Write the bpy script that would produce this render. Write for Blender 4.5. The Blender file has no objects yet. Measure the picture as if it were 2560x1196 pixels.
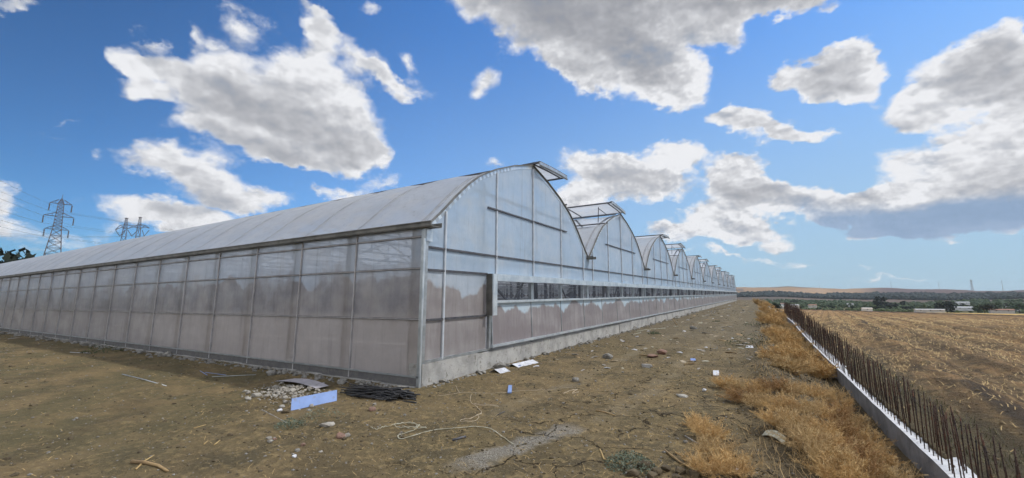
import bpy, math, random
import numpy as np
from mathutils import Vector, Matrix
SC = bpy.context.scene
COL = SC.collection
random.seed(7); RNG = np.random.default_rng(11)
R = math.radians
# ------------------------------------------------------------ camera
CAMH, YAW, PITCH, ROLL, FPX = 1.6776, 30.7211, 8.6058, 0.3192, 1051.967
PX, AY = 6.0436, 6.5989            # gable plane at x=-PX, side wall plane at y=AY
GS, SS, BAY, SPAN = 0.0215, 0.0051, 2.1053, 9.6
NSP, NBAY = 12, 38
_y, _p, _r = R(YAW), R(PITCH), R(ROLL)
FW = np.array([-math.sin(_y)*math.cos(_p), math.cos(_y)*math.cos(_p), math.sin(_p)])
_rt = np.array([math.cos(_y), math.sin(_y), 0.0]); _up = np.cross(_rt, FW)
RT = _rt*math.cos(_r)+_up*math.sin(_r); UP = -_rt*math.sin(_r)+_up*math.cos(_r)
cam = bpy.data.cameras.new('camera'); camo = bpy.data.objects.new('camera', cam); COL.objects.link(camo)
camo.matrix_world = Matrix(((RT[0], UP[0], -FW[0], 0), (RT[1], UP[1], -FW[1], 0), (RT[2], UP[2], -FW[2], CAMH), (0, 0, 0, 1)))
cam.sensor_width = 36; cam.lens = FPX/2560*36; cam.clip_start = 0.05; cam.clip_end = 20000
SC.camera = camo
def ray(x, y): return FW+RT*(x-1280)/FPX-UP*(y-598)/FPX
def azel(x, y):
    d = ray(x, y); return math.degrees(math.atan2(d[0], d[1])), math.degrees(math.atan2(d[2], math.hypot(d[0], d[1])))
# ------------------------------------------------------------ light
SUN_AZ, SUN_EL = 60.0, 48.0        # azimuth east of +Y, degrees
EXPOSURE = 0.0
HAZE = 6.5e-5
SC.view_settings.view_transform = 'Standard'; SC.view_settings.look = 'None'
SC.view_settings.gamma = 1; SC.view_settings.exposure = EXPOSURE
ld = bpy.data.lights.new('sun', 'SUN'); ld.energy = 2.7; ld.angle = R(2.5); ld.color = (1, .96, .9)
lo = bpy.data.objects.new('sun', ld); COL.objects.link(lo)
sd = Vector((math.sin(R(SUN_AZ))*math.cos(R(SUN_EL)), math.cos(R(SUN_AZ))*math.cos(R(SUN_EL)), math.sin(R(SUN_EL))))
lo.rotation_euler = sd.to_track_quat('Z', 'Y').to_euler(); lo.location = (0, 0, 60)

W = bpy.data.worlds.new('World'); SC.world = W; W.use_nodes = True
nt = W.node_tree; nt.nodes.clear()
class N:
    """tiny node-graph helper"""
    def __init__(s, tree): s.t = tree
    def n(s, typ, **kw):
        nd = s.t.nodes.new(typ)
        for k, v in kw.items():
            if k.startswith('i_'):
                key = k[2:]
                key = int(key) if key.isdigit() else key.replace('_', ' ')
                if hasattr(v, 'is_output') or hasattr(v, 'links'): s.t.links.new(v, nd.inputs[key])
                else: nd.inputs[key].default_value = v
            else: setattr(nd, k, v)
        return nd
    def m(s, op, a, b=0.0, c=0.0, clamp=False):
        nd = s.t.nodes.new('ShaderNodeMath'); nd.operation = op; nd.use_clamp = clamp
        for i, v in enumerate((a, b, c)):
            if hasattr(v, 'links'): s.t.links.new(v, nd.inputs[i])
            else: nd.inputs[i].default_value = v
        return nd.outputs[0]
    def v(s, op, a, b=None, sc=None):
        nd = s.t.nodes.new('ShaderNodeVectorMath'); nd.operation = op
        for i, q in enumerate((a, b)):
            if q is None: continue
            if hasattr(q, 'links'): s.t.links.new(q, nd.inputs[i])
            else: nd.inputs[i].default_value = q
        if sc is not None:
            if hasattr(sc, 'links'): s.t.links.new(sc, nd.inputs['Scale'])
            else: nd.inputs['Scale'].default_value = sc
        return nd.outputs[1] if op in ('LENGTH', 'DOT_PRODUCT', 'DISTANCE') else nd.outputs[0]
    def sep(s, a):
        nd = s.t.nodes.new('ShaderNodeSeparateXYZ'); s.t.links.new(a, nd.inputs[0]); return nd.outputs
    def comb(s, x, y, z):
        nd = s.t.nodes.new('ShaderNodeCombineXYZ')
        for i, v in enumerate((x, y, z)):
            if hasattr(v, 'links'): s.t.links.new(v, nd.inputs[i])
            else: nd.inputs[i].default_value = v
        return nd.outputs[0]
    def ss(s, v, lo, hi, a=0.0, b=1.0):
        nd = s.t.nodes.new('ShaderNodeMapRange'); nd.interpolation_type = 'SMOOTHSTEP'
        s.t.links.new(v, nd.inputs[0])
        for i, q in zip((1, 2, 3, 4), (lo, hi, a, b)): nd.inputs[i].default_value = q
        return nd.outputs[0]
    def mix(s, f, a, b, mode='MIX'):
        nd = s.t.nodes.new('ShaderNodeMix'); nd.data_type = 'RGBA'; nd.blend_type = mode
        for key, v in ((0, f), (6, a), (7, b)):
            if hasattr(v, 'links'): s.t.links.new(v, nd.inputs[key])
            else: nd.inputs[key].default_value = v if key == 0 else (*v[:3], 1)
        return nd.outputs[2]
    def noise(s, vec, scale, detail=4, rough=.55, dist=0.0, out=0):
        nd = s.t.nodes.new('ShaderNodeTexNoise'); nd.inputs['Scale'].default_value = scale
        nd.inputs['Detail'].default_value = detail; nd.inputs['Roughness'].default_value = rough
        nd.inputs['Distortion'].default_value = dist
        if vec is not None: s.t.links.new(vec, nd.inputs['Vector'])
        return nd.outputs[out]
g = N(nt)
CLOUDS = [  # sky positions measured once, turned into azimuth/elevation below: x, y, rx, ry, rot, weight
 (385,150,100,55,25,1),(325,140,66,29.9,55,1.29),(480,200,140,70,10,1.1),(560,130,77,69,60,0.84),(700,210,190,90,12,1.3),
 (870,130,175,42,38,1.1),(775,75,46.2,75.9,-10,1.42),(960,190,77,23,30,1.03),(820,240,160,80,35,1.1),(890,330,105,85,30,1.3),(700,320,200,85,18,1.3),
 (600,270,140,60,10,1),(640,372,190,50,12,1.2),(500,320,110,40,0,1),(930,378,68.2,55.2,0,1.42),(720,400,120,30,10,1),(860,395,110,45,-5,0.9),
 (340,225,77,25.3,10,0.9),(622,48,61.6,39.1,28,1.1),(1028,145,48.4,25.3,55,1.03),(1045,212,55,25.3,12,1.03),(1205,212,46.2,39.1,0,1.03),(1235,402,39.6,18.4,0,0.9),
 (150,288,66,14.95,-5,0.55),(135,335,71.5,17.25,10,0.57),(240,395,24.2,13.8,0,0.51),(35,290,26.4,16.1,0,0.45),(510,75,24.2,29.9,0,0.64),(370,90,66,18.4,10,0.64),(790,12,66,13.8,20,0.64),(940,12,33,20.7,0,0.77),
 (400,415,150,42,10,1.1),(520,455,160,58,18,1.1),(640,505,130,28,8,1),(420,545,140,36,5,1),(560,520,120,32,10,0.9),(950,462,100,24,-8,0.8),(770,490,55,18.4,0,0.9),(860,492,77,20.7,0,0.9),
 (10,520,66,57.5,0,1.42),(30,585,90,38,0,0.9),(160,607,90,20,5,0.8),(30,14,72.6,23,5,1.29),(70,632,80,16,0,0.7),(330,590,120,24,0,0.7),
 (1350,50,200,115,20,1.5),(1500,90,210,110,15,1.6),(1640,50,220,85,0,1.5),(1790,0,260,66,-6,1.4),(1600,190,150,78,15,1.4),(1690,205,98,66,0,1.3),
 (1180,8,120,40,30,0.8),(1930,-5,150,50,-8,1.1),(1830,108,72.6,36.8,15,0.77),(1350,-90,340,100,0,1.5),(1700,-110,420,110,0,1.5),(1440,195,77,41.4,30,1.16),
 (2080,178,125,60,-8,1.2),(2150,140,82.5,48.3,-20,1.42),(2010,198,90,36,0,1),(2130,215,77,36.8,0,1.29),(1640,310,0.1,0.1,0,0),
 (1895,322,125,48,5,1.2),(1850,298,70.4,39.1,0,1.29),(1995,338,72.6,23,10,1.03),(2085,326,48.4,18.4,-5,0.9),
 (2400,160,140,80,-18,1.2),(2530,140,130,100,-12,1.3),(2295,272,95,52,0,1.1),(2440,240,140,66,0,1.2),(2580,250,100,100,0,1.3),(2510,330,100,44,0,0.8),(2430,330,77,25.3,0,0.77),
 (1475,418,84,50,0,1.1),(1565,418,104,58,0,1.2),(1540,490,165,44,0,1.1),(1690,390,70.4,36.8,10,1.29),(1650,455,72.6,48.3,0,1.29),(1440,505,77,34.5,0,1.03),
 (1810,450,80,42,10,0.9),(1860,412,80,26,0,0.61),(1905,478,115,52,15,1.1),(1850,505,130,56,0,1.1),(2000,510,125,46,10,1.1),(2085,520,100,42,0,1.1),
 (1720,588,100,32,0,1),(1840,586,120,30,0,1),(1780,545,77,27.6,0,1.03),(2160,500,90,40,-10,1.1),
 (2300,440,140,84,-10,1.3),(2450,440,160,95,-10,1.3),(2570,420,130,100,0,1.3),(2260,515,160,48,0,1.3),(2430,525,220,42,-4,1.3),(2160,535,120,38,0,1.2),(2540,500,140,50,0,1.2),
 (1850,640,200,9,0,0.61),(2050,655,170,9,2,0.54),(2200,690,260,9,0,0.41),
 (400,552,170,42,5,1.3),(500,565,120,30,5,1.1),(340,228,80,26,10,.4),(1900,590,110,24,0,.6),(1680,595,80,24,0,.6),(2090,350,50,14,0,.4)]
SHADES = [(600,230,230,60,18,.7),(650,300,190,45,12,.5),(840,355,140,40,14,.85),(650,392,150,38,12,.8),(440,440,170,26,12,.55),(560,500,120,24,15,.4),
 (1350,60,260,140,15,.8),(1600,10,420,110,0,.9),(1500,130,190,80,20,.75),(1750,-40,300,90,0,.7),(1600,180,70,40,0,.4),
 (2070,170,95,42,-10,.9),(2110,210,90,22,0,.5),(1920,335,80,26,5,.9),(2460,130,110,40,-15,.6),(2560,200,130,80,0,.85),(2330,290,70,24,0,.5),
 (1500,450,140,26,0,.75),(1560,500,120,18,0,.5),(1850,482,80,34,5,.9),(1960,520,110,30,8,.6)]
BLUES = [(2350,568,280,24,-2,.9),(2150,572,120,16,0,.6),(2030,530,150,34,8,.6),(2250,540,240,34,-3,1.2),(2480,525,240,42,-6,1.3),(2200,560,140,22,0,.9),(2300,430,60,30,-20,.35),(1750,600,150,16,0,.35)]
tc = g.n('ShaderNodeTexCoord'); dirv = g.v('NORMALIZE', tc.outputs['Generated'])
dx, dy, dz = g.sep(dirv)
az = g.m('MULTIPLY', g.m('ARCTAN2', dx, dy), 57.29578); el = g.m('MULTIPLY', g.m('ARCSINE', dz), 57.29578)
dwarp = g.v('MULTIPLY', dirv, (1, 1, 1.5))
n1 = g.noise(dwarp, 5.0, 3, .55, 0, 1); n2 = g.noise(dwarp, 22.0, 5, .62, 0, 1)
w1 = g.v('SCALE', g.v('SUBTRACT', n1, (.5, .5, .5)), sc=7.0); w2 = g.v('SCALE', g.v('SUBTRACT', n2, (.5, .5, .5)), sc=3.2)
ae0 = g.comb(az, el, 0.0)
ae = g.v('MULTIPLY', g.v('ADD', g.v('ADD', ae0, w1), w2), (1, 1, 0))
def blob_sum(lst, vec, grow):
    acc = None
    for (x, y, rx, ry, rot, w) in lst:
        if w <= 0: continue
        c = np.array(azel(x, y)); t = R(rot); h = 4.0
        J = np.array([np.array(azel(x+h, y))-c, np.array(azel(x, y+h))-c]).T/h
        A = J@np.array([[math.cos(t)*rx, -math.sin(t)*ry], [math.sin(t)*rx, math.cos(t)*ry]])*grow
        U, S, Vt = np.linalg.svd(A)
        nd = nt.nodes.new('ShaderNodeMapping'); nd.vector_type = 'TEXTURE'
        nt.links.new(vec, nd.inputs[0]); nd.inputs['Location'].default_value = (c[0], c[1], 0)
        nd.inputs['Rotation'].default_value = (0, 0, math.atan2(U[1, 0], U[0, 0])); nd.inputs['Scale'].default_value = (S[0], S[1], 1)
        gr = nt.nodes.new('ShaderNodeTexGradient'); gr.gradient_type = 'SPHERICAL'; nt.links.new(nd.outputs[0], gr.inputs[0])
        acc = g.m('MULTIPLY_ADD', gr.outputs['Fac'], w, acc if acc is not None else 0.0)
    return acc
D = blob_sum(CLOUDS, ae, 1.36)
Dsoft = blob_sum(SHADES, g.v('MULTIPLY', g.v('ADD', ae0, w1), (1, 1, 0)), 1.5)
Dblue = blob_sum(BLUES, g.v('MULTIPLY', g.v('ADD', ae0, g.v('SCALE', w1, sc=.5)), (1, 1, 0)), 1.5)
def puff(vec, scale, detail):
    nd = nt.nodes.new('ShaderNodeTexVoronoi'); nd.feature = 'F1'; nd.normalize = False
    nd.inputs['Scale'].default_value = scale; nd.inputs['Detail'].default_value = detail; nd.inputs['Roughness'].default_value = .55; nd.inputs['Lacunarity'].default_value = 2.2
    nt.links.new(vec, nd.inputs['Vector']); return nd.outputs['Distance']
pw_ = g.v('ADD', dwarp, g.v('SCALE', g.v('SUBTRACT', n2, (.5, .5, .5)), sc=.035))
pf = g.m('SUBTRACT', .75, puff(pw_, 11.0, 3.0))
nz = g.noise(dwarp, 9.0, 12, .66); nzf = g.noise(dwarp, 55.0, 6, .65)
dens = g.m('ADD', D, g.m('ADD', g.m('MULTIPLY', g.m('SUBTRACT', nz, .5), .95), g.m('ADD', g.m('MULTIPLY', pf, .42), g.m('MULTIPLY', g.m('SUBTRACT', nzf, .5), .34))))
alpha = g.ss(g.m('MULTIPLY', g.m('SUBTRACT', dens, .20), g.ss(az, -45, -5, 1.25, 2.0)), 0.0, 1.0)
# relief of the billows: compare noise here with noise a little towards the sun
sunv = (sd.x*.014, sd.y*.014, sd.z*.014*1.5+.008)
pf1 = g.m('SUBTRACT', .75, puff(g.v('ADD', pw_, sunv), 11.0, 3.0))
b1 = g.noise(g.v('ADD', dwarp, sunv), 9.0, 3, .55); b0 = g.noise(dwarp, 9.0, 3, .55)
relief = g.m('ADD', g.m('MULTIPLY', g.m('SUBTRACT', b0, b1), 1.5), g.m('MULTIPLY', g.m('SUBTRACT', pf, pf1), .5))
c1 = g.noise(g.v('ADD', dwarp, (sunv[0]*.35, sunv[1]*.35, sunv[2]*.35)), 30.0, 4, .6); c0 = g.noise(dwarp, 30.0, 4, .6)
relief = g.m('ADD', relief, g.m('MULTIPLY', g.m('SUBTRACT', c0, c1), g.ss(az, -50, 0, .3, .9)))
thick = g.ss(dens, .55, 2.4, 0, .30)
lown = g.m('MULTIPLY', g.m('SUBTRACT', g.noise(dwarp, 4.0, 4, .5), .5), 1.3)
dark = g.m('ADD', g.m('ADD', g.m('MULTIPLY', Dsoft, .50), thick), g.m('MULTIPLY', lown, g.ss(dens, .5, 1.4)))
dark = g.m('MULTIPLY', dark, g.ss(dens, .25, 1.0, .25, 1))
dark = g.m('SUBTRACT', dark, relief)
dark = g.m('SUBTRACT', 1.0, g.m('POWER', 2.718, g.m('MULTIPLY', g.m('MAXIMUM', dark, 0.0), -1.7)))
bluef = g.ss(g.m('ADD', g.m('SUBTRACT', Dblue, g.m('MULTIPLY', relief, .9)), g.m('MULTIPLY', lown, .5)), .0, 1.25)
ccol = g.mix(dark, (.86, .87, .90), (.25, .26, .295))
ccol = g.mix(g.m('MULTIPLY', bluef, .85), ccol, (.24, .37, .57))
sky = g.n('ShaderNodeTexSky', sky_type='NISHITA'); sky.sun_disc = False
sky.sun_elevation = R(SUN_EL); sky.sun_rotation = R(SUN_AZ); sky.altitude = 100; sky.air_density = 1.0; sky.dust_density = 0.6; sky.ozone_density = 2.0
SKY_STR = 0.10
skyc = g.v('SCALE', g.v('MULTIPLY', sky.outputs[0], (.34, .65, .97)), sc=g.ss(az, -92, -38, 1.0, 2.05))
# milkier air low over the plain on the eastern side
lowh = g.m('MULTIPLY', g.ss(el, 1, 42, 1, 0), g.ss(az, -84, 12, .04, .92))
skyc = g.mix(lowh, skyc, (.40/SKY_STR, .56/SKY_STR, .68/SKY_STR))
above = g.ss(el, -1.0, 1.5)
# out of view: bright cloud cover added and widened to lift neutral ambient light
front = g.m('MULTIPLY', g.ss(g.m('ABSOLUTE', g.m('ADD', az, 30.0)), 58, 72, 0, 1), 1.0)
topm = g.ss(el, 40, 50)
other = g.m('MAXIMUM', front, topm)
ccol = g.mix(other, ccol, (.95, .95, .97))
gen = g.m('MULTIPLY', g.ss(g.noise(dwarp, 2.6, 8, .55), .36, .52), other)
alpha = g.m('MULTIPLY', g.m('MAXIMUM', alpha, gen), above)
cscaled = g.v('SCALE', ccol, sc=1/SKY_STR)
final = g.mix(alpha, skyc, cscaled)
bg = g.n('ShaderNodeBackground'); bg.inputs['Strength'].default_value = SKY_STR
nt.links.new(final, bg.inputs['Color'])
wo = g.n('ShaderNodeOutputWorld'); nt.links.new(bg.outputs[0], wo.inputs[0])
SC.cycles.use_adaptive_sampling = True; SC.cycles.adaptive_threshold = 0.03; SC.cycles.adaptive_min_samples = 12
SC.cycles.max_bounces = 10; SC.cycles.transparent_max_bounces = 24; SC.cycles.transmission_bounces = 6; SC.cycles.diffuse_bounces = 6
SC.cycles.use_denoising = True

# ------------------------------------------------------------ terrain functions
def hash2(ix, iy, s):
    n = (ix.astype(np.int64)*374761393+iy.astype(np.int64)*668265263+s*1274126177) & 0xffffffff
    n = ((n ^ (n >> 13))*1274126177) & 0xffffffff
    return ((n ^ (n >> 16)) & 0xffff)/65535.0
def vnoise(x, y, s=0):
    ix, iy = np.floor(x), np.floor(y); fx, fy = x-ix, y-iy
    fx = fx*fx*(3-2*fx); fy = fy*fy*(3-2*fy)
    a, b, c, d = hash2(ix, iy, s), hash2(ix+1, iy, s), hash2(ix, iy+1, s), hash2(ix+1, iy+1, s)
    return (a*(1-fx)+b*fx)*(1-fy)+(c*(1-fx)+d*fx)*fy-.5
def fbm(x, y, o=4, s=0):
    r = 0; A = 1
    for k in range(o):
        r = r+A*vnoise(x, y, s+k*17); x = x*2.03+1.7; y = y*2.03+3.1; A *= .5
    return r
def sst(a, b, x):
    t = np.clip((x-a)/(b-a), 0, 1); return t*t*(3-2*t)
def zwall(y): return .012*(y-6.0)+.0009*np.clip(y-16, 0, 16)**2
def valley(x, y):
    r = np.hypot(x, y); azd = np.degrees(np.arctan2(x, y))
    z = np.interp(r, [0, 200, 300, 450, 620, 900, 1300, 2000, 3000, 3650, 4200, 9000], [-1.2, -2.1, -3.2, -4.7, -6.6, -6.5, 4, 27, 78, 128, 110, 0])
    fac = 1-.30*sst(-1, 19, azd)+.03*np.sin(azd*.55+1)
    z = np.where(r > 1300, 4+(z-4)*fac, z)
    lf = sst(-20, -45, azd)                       # west of the greenhouse the land stays level
    return z*(1-lf)+(-2-r*.002)*lf + fbm(x/220, y/220, 3, 5)*np.clip((r-300)/2500, 0, 1)*16
def G(x, y):
    x = np.asarray(x, float); y = np.asarray(y, float); r = np.hypot(x, y)
    path = GS*(np.clip(y, -10, 400)-AY)+SS*np.minimum(x+PX, 0)
    path = path+.05*fbm(x/1.7, y/1.7, 3, 3)*sst(-PX+.2, -PX+1.5, x)*1.0 + .05*fbm(x/1.9, y/1.9, 3, 4)*sst(AY-.2, AY-1.5, y)
    # soil bank then ditch beside the low wall
    zw = zwall(y)
    bank = .16*np.exp(-((x-.15-.25*np.sin(y*.37))/.38)**2)*(sst(5.0, 7.0, y))*(.6+.8*(vnoise(x*.7, y*.7, 9)+.5))
    t = sst(.25, 1.25, x+.18*vnoise(x*1.3, y*1.3, 12))
    left = (path+bank)*(1-t)+(zw-.30+.05*fbm(x*2, y*2, 2, 31))*t
    fz = .012*(np.minimum(y, 45)-6)-.012*(x-1.7)-.04+.05*fbm(x/1.1, y/2.6, 4, 21)*sst(1.7, 2.6, x)+.075*np.sin((x-.10*y)*3.6+2.4*vnoise(x*.5, y*.3, 4))+.05*fbm((x-.10*y)*2.2, y*.5, 3, 91)*sst(1.9, 3, x)*sst(60, 15, r)
    left = left-.022*(np.exp(-((x+3.6+.5*vnoise(y*.25, y*0, 60))/.16)**2)+np.exp(-((x+2.0+.5*vnoise(y*.25, y*0, 60))/.16)**2))*sst(4.5, 7, y)*(.5+vnoise(x*2, y*.8, 61))
    near = np.where(x < 1.55, left, fz)
    s = np.maximum(0, y+1.4*np.maximum(x, 0)-152)
    s2 = np.where(x < 1.55, np.maximum(0, y-136), s)
    fine = .020*fbm(x*2.2, y*2.2, 3, 41)+.013*fbm(x*9, y*9, 3, 43)+.03*np.maximum(0, fbm(x*5, y*5, 2, 47)-.25)
    near = near+fine*sst(60, 8, r)
    v = valley(x, y)
    bl = np.where(x < 1.55, sst(136, 230, y+0*x), sst(0, 110, s))
    bl = np.maximum(bl, sst(180, 400, r))
    return near*(1-bl)+v*bl-0*s2
_TS = .5*1.01**np.arange(945)
def hit(px, py, lift=0.0):
    """point of the ground seen along a direction"""
    d = ray(px, py); tt = _TS; below = CAMH+d[2]*tt < G(d[0]*tt, d[1]*tt)+lift
    i = int(np.argmax(below)) if below.any() else len(tt)-1
    for _ in range(3):
        tt = np.linspace(tt[max(i-1, 0)], tt[i], 24); below = CAMH+d[2]*tt < G(d[0]*tt, d[1]*tt)+lift; i = int(np.argmax(below)) if below.any() else 23
    p = d*tt[i]; return Vector((p[0], p[1], CAMH+p[2]))
def hit_y(px, py, yv): d = ray(px, py); t = yv/d[1]; return Vector((d[0]*t, yv, CAMH+d[2]*t))
def hit_x(px, py, xv): d = ray(px, py); t = xv/d[0]; return Vector((xv, d[1]*t, CAMH+d[2]*t))

# ------------------------------------------------------------ materials
def new_mat(name):
    m = bpy.data.materials.new(name); m.use_nodes = True; m.node_tree.nodes.clear()
    q = N(m.node_tree); out = q.n('ShaderNodeOutputMaterial'); return m, q, out
def pm(name, c1, c2=None, rough=.8, scale=3.0, metal=0.0, bump=0.0, bscale=20.0, spec=.4, detail=5, c3=None, streak=None):
    m, q, out = new_mat(name)
    pos = q.n('ShaderNodeNewGeometry').outputs['Position']
    v = q.v('MULTIPLY', pos, streak) if streak else pos
    c2 = c2 or tuple(k*.75 for k in c1)
    f = q.ss(q.noise(v, scale, detail, .6), .35, .65)
    col = q.mix(f, c1, c2)
    if c3: col = q.mix(q.ss(q.noise(v, scale*4.3, 4, .6), .55, .7), col, c3)
    b = q.n('ShaderNodeBsdfPrincipled'); m.node_tree.links.new(col, b.inputs['Base Color'])
    b.inputs['Roughness'].default_value = rough; b.inputs['Metallic'].default_value = metal
    b.inputs['Specular IOR Level'].default_value = spec
    if bump:
        bn = q.n('ShaderNodeBump'); bn.inputs['Strength'].default_value = bump; bn.inputs['Distance'].default_value = .02
        m.node_tree.links.new(q.noise(pos, bscale, 4, .6), bn.inputs['Height']); m.node_tree.links.new(bn.outputs[0], b.inputs['Normal'])
    m.node_tree.links.new(b.outputs[0], out.inputs[0]); return m
def film_mat(name, clean, dusty, transp, transl, gloss_rough, line_z=None, tag='wall', spec=.5, stw=.3):
    """plastic sheeting: part clear, part milky, with dust that has its own outline"""
    m, q, out = new_mat(name); L = m.node_tree.links
    pos = q.n('ShaderNodeNewGeometry').outputs['Position']; x, y, z = q.sep(pos)
    zl = q.m('SUBTRACT', z, q.m('MULTIPLY', q.m('SUBTRACT', y, AY), GS))
    zl = q.m('SUBTRACT', zl, q.m('MULTIPLY', q.m('MINIMUM', q.m('ADD', x, PX), 0.0), SS))
    along = q.m('ADD', x, y)
    if line_z is not None:
        v2 = q.comb(along, 0.0, 0.0)
        wav = q.m('MULTIPLY', q.m('SUBTRACT', q.noise(v2, .75, 3, .5), .5), 1.5)
        fine = q.m('MULTIPLY', q.m('SUBTRACT', q.noise(pos, 2.5, 5, .6), .5), .35)
        lv = q.m('ADD', q.m('ADD', zl, wav), fine)
        dustm = q.ss(lv, line_z-.04, line_z+.06, 1, 0)
        if tag == 'wall2':
            sm = q.ss(q.noise(v2, .33, 2, .5), .46, .54)
            soft = q.ss(q.m('ADD', lv, q.m('MULTIPLY', q.m('SUBTRACT', q.noise(pos, 3.5, 6, .7), .5), 1.2)), line_z-.5, line_z+.5, 1, 0)
            dustm = q.m('ADD', q.m('MULTIPLY', dustm, sm), q.m('MULTIPLY', soft, q.m('SUBTRACT', 1.0, sm)))
    else:
        dustm = q.ss(q.noise(pos, .7, 5, .6), .45, .7, 0, .6)
    stre = q.noise(q.v('MULTIPLY', pos, (2.6, 2.6, .55)), 1.6, 6, .6, .6)
    horiz = q.noise(q.v('MULTIPLY', pos, (.4, .4, 2.0)), .9, 3, .5)
    blot = q.noise(pos, 1.4, 7, .66)
    col = q.mix(dustm, clean, dusty)
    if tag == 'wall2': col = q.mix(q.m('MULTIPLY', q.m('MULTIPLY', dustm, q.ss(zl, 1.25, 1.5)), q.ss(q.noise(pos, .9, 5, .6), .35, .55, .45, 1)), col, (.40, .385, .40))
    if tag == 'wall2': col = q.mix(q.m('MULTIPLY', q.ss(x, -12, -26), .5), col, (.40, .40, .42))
    var = q.m('ADD', q.m('ADD', q.m('MULTIPLY', stre, stw), q.m('MULTIPLY', blot, .95-stw)), q.m('MULTIPLY', horiz, .55))
    col = q.mix(q.ss(var, .60, 1.2), col, q.mix(.6, col, (.80, .78, .76)))
    col = q.mix(q.m('MULTIPLY', q.ss(q.noise(q.v('MULTIPLY', pos, (5, 5, .3)), 1.5, 4, .6), .56, .72), .22), col, (.22, .20, .18))
    b = q.n('ShaderNodeBsdfPrincipled'); L.new(col, b.inputs['Base Color']); b.inputs['Roughness'].default_value = gloss_rough
    b.inputs['Specular IOR Level'].default_value = spec
    tl = q.n('ShaderNodeBsdfTranslucent'); L.new(col, tl.inputs[0])
    m1 = q.n('ShaderNodeMixShader'); m1.inputs[0].default_value = transl; L.new(b.outputs[0], m1.inputs[1]); L.new(tl.outputs[0], m1.inputs[2])
    tr = q.n('ShaderNodeBsdfTransparent'); tr.inputs[0].default_value = (.93, .95, .97, 1)
    m2 = q.n('ShaderNodeMixShader')
    tf = q.m('MULTIPLY', q.m('SUBTRACT', 1.15, q.m('MULTIPLY', dustm, .45)), transp)
    tf = q.m('MULTIPLY', tf, q.ss(var, .45, 1.0, 1.15, .7), clamp=True)
    L.new(tf, m2.inputs[0]); L.new(m1.outputs[0], m2.inputs[1]); L.new(tr.outputs[0], m2.inputs[2])
    bn = q.n('ShaderNodeBump'); bn.inputs['Strength'].default_value = .5; bn.inputs['Distance'].default_value = .05
    wr = q.m('ADD', q.noise(pos, 1.3, 3, .5), q.m('MULTIPLY', q.noise(q.v('MULTIPLY', pos, (2.2, 2.2, .5)), 2.4, 3, .5, 1.0), .45))
    L.new(wr, bn.inputs['Height']); L.new(bn.outputs[0], b.inputs['Normal'])
    L.new(m2.outputs[0], out.inputs[0]); return m
M = {}
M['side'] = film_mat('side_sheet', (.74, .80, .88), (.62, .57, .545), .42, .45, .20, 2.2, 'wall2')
M['gable'] = film_mat('gable_film', (.58, .71, .84), (.64, .72, .79), .26, .45, .16, None)
M['gable_low'] = film_mat('gable_low_sheet', (.66, .74, .82), (.42, .385, .38), .34, .45, .22, 2.0, stw=.5)
M['apron'] = film_mat('apron_sheet', (.62, .74, .82), (.34, .305, .31), .08, .35, .3, 1.42, stw=.6)
M['roof'] = film_mat('roof_film', (.80, .83, .87), (.84, .84, .84), .27, .62, .26, None)
M['silver'] = pm('painted_light_bars', (.66, .70, .74), (.52, .56, .60), .45, 4, .25)
M['inner'] = pm('inner_frame_steel', (.16, .17, .19), (.12, .125, .14), .6, 3, .2)
M['inner_light'] = pm('inner_light_steel', (.36, .37, .39), (.28, .29, .31), .6, 3, .2)
M['fabric'] = pm('added_pale_floor', (.66, .62, .59), (.56, .52, .50), .9, 1.5)  # added floor cover, pale so that it brightens the interior
M['zinc'] = pm('galvanised_steel', (.50, .53, .55), (.36, .39, .41), .38, 4, .75, .05, 30)
M['zinc_bright'] = pm('bright_galvanised_steel', (.72, .77, .80), (.52, .58, .63), .32, 2.5, .6, .03, 20)
M['bar_soft'] = pm('dusty_bar_coating', (.50, .49, .49), (.38, .37, .37), .6, 3, .1)
M['rail_soft'] = pm('dusty_rail_steel', (.22, .21, .21), (.15, .145, .15), .6, 3, .2)
M['bar_dark'] = pm('weathered_dark_steel', (.12, .12, .13), (.07, .07, .08), .5, 6, .4)
M['gutter'] = pm('dull_gutter_steel', (.21, .205, .19), (.13, .13, .12), .55, 3, .35)
M['plinth'] = pm('plinth_sheet', (.115, .115, .12), (.16, .155, .15), .6, 5, .2, .1, 20, c3=(.22, .21, .19))
M['concrete'] = pm('cast_concrete', (.42, .41, .385), (.28, .275, .26), .9, 2.0, 0, .5, 22, c3=(.2, .19, .17))
M['wallconc'] = pm('wall_concrete_shade_tone', (.25, .25, .26), (.17, .17, .175), .9, 3.0, 0, .4, 25)  # wall sides: their shade is put into the darker grey
M['wallcap'] = pm('wall_top_sun_tone', (.66, .67, .69), (.52, .53, .55), .9, 5.0, 0, .4, 25, c3=(.36, .345, .32))  # top of the same wall: sunlight put into the paler tone, plus stains
M['rust'] = pm('rusted_rebar', (.085, .048, .034), (.04, .031, .027), .85, 2.5, .2, .2, 80, c3=(.14, .06, .035))
M['pylon'] = pm('pylon_steel', (.16, .15, .165), (.10, .10, .115), .6, 1.0, .4)
M['wire'] = pm('wire_steel', (.12, .12, .13), None, .6, 1.0, .4)
M['black'] = pm('black_pipe_plastic', (.012, .012, .014), (.02, .02, .022), .28, 5, 0, 0, spec=.6)
M['blue_sheet'] = pm('pale_blue_sky_tint_sheet', (.23, .33, .60), (.19, .28, .52), .6, 3, c3=(.22, .26, .36), spec=.2)  # flashing sheet's blue puts reflected sky into the base colour
M['lilac'] = pm('dull_lilac_sheet', (.42, .40, .44), (.34, .33, .36), .5, 3, c3=(.18, .16, .13))
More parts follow.
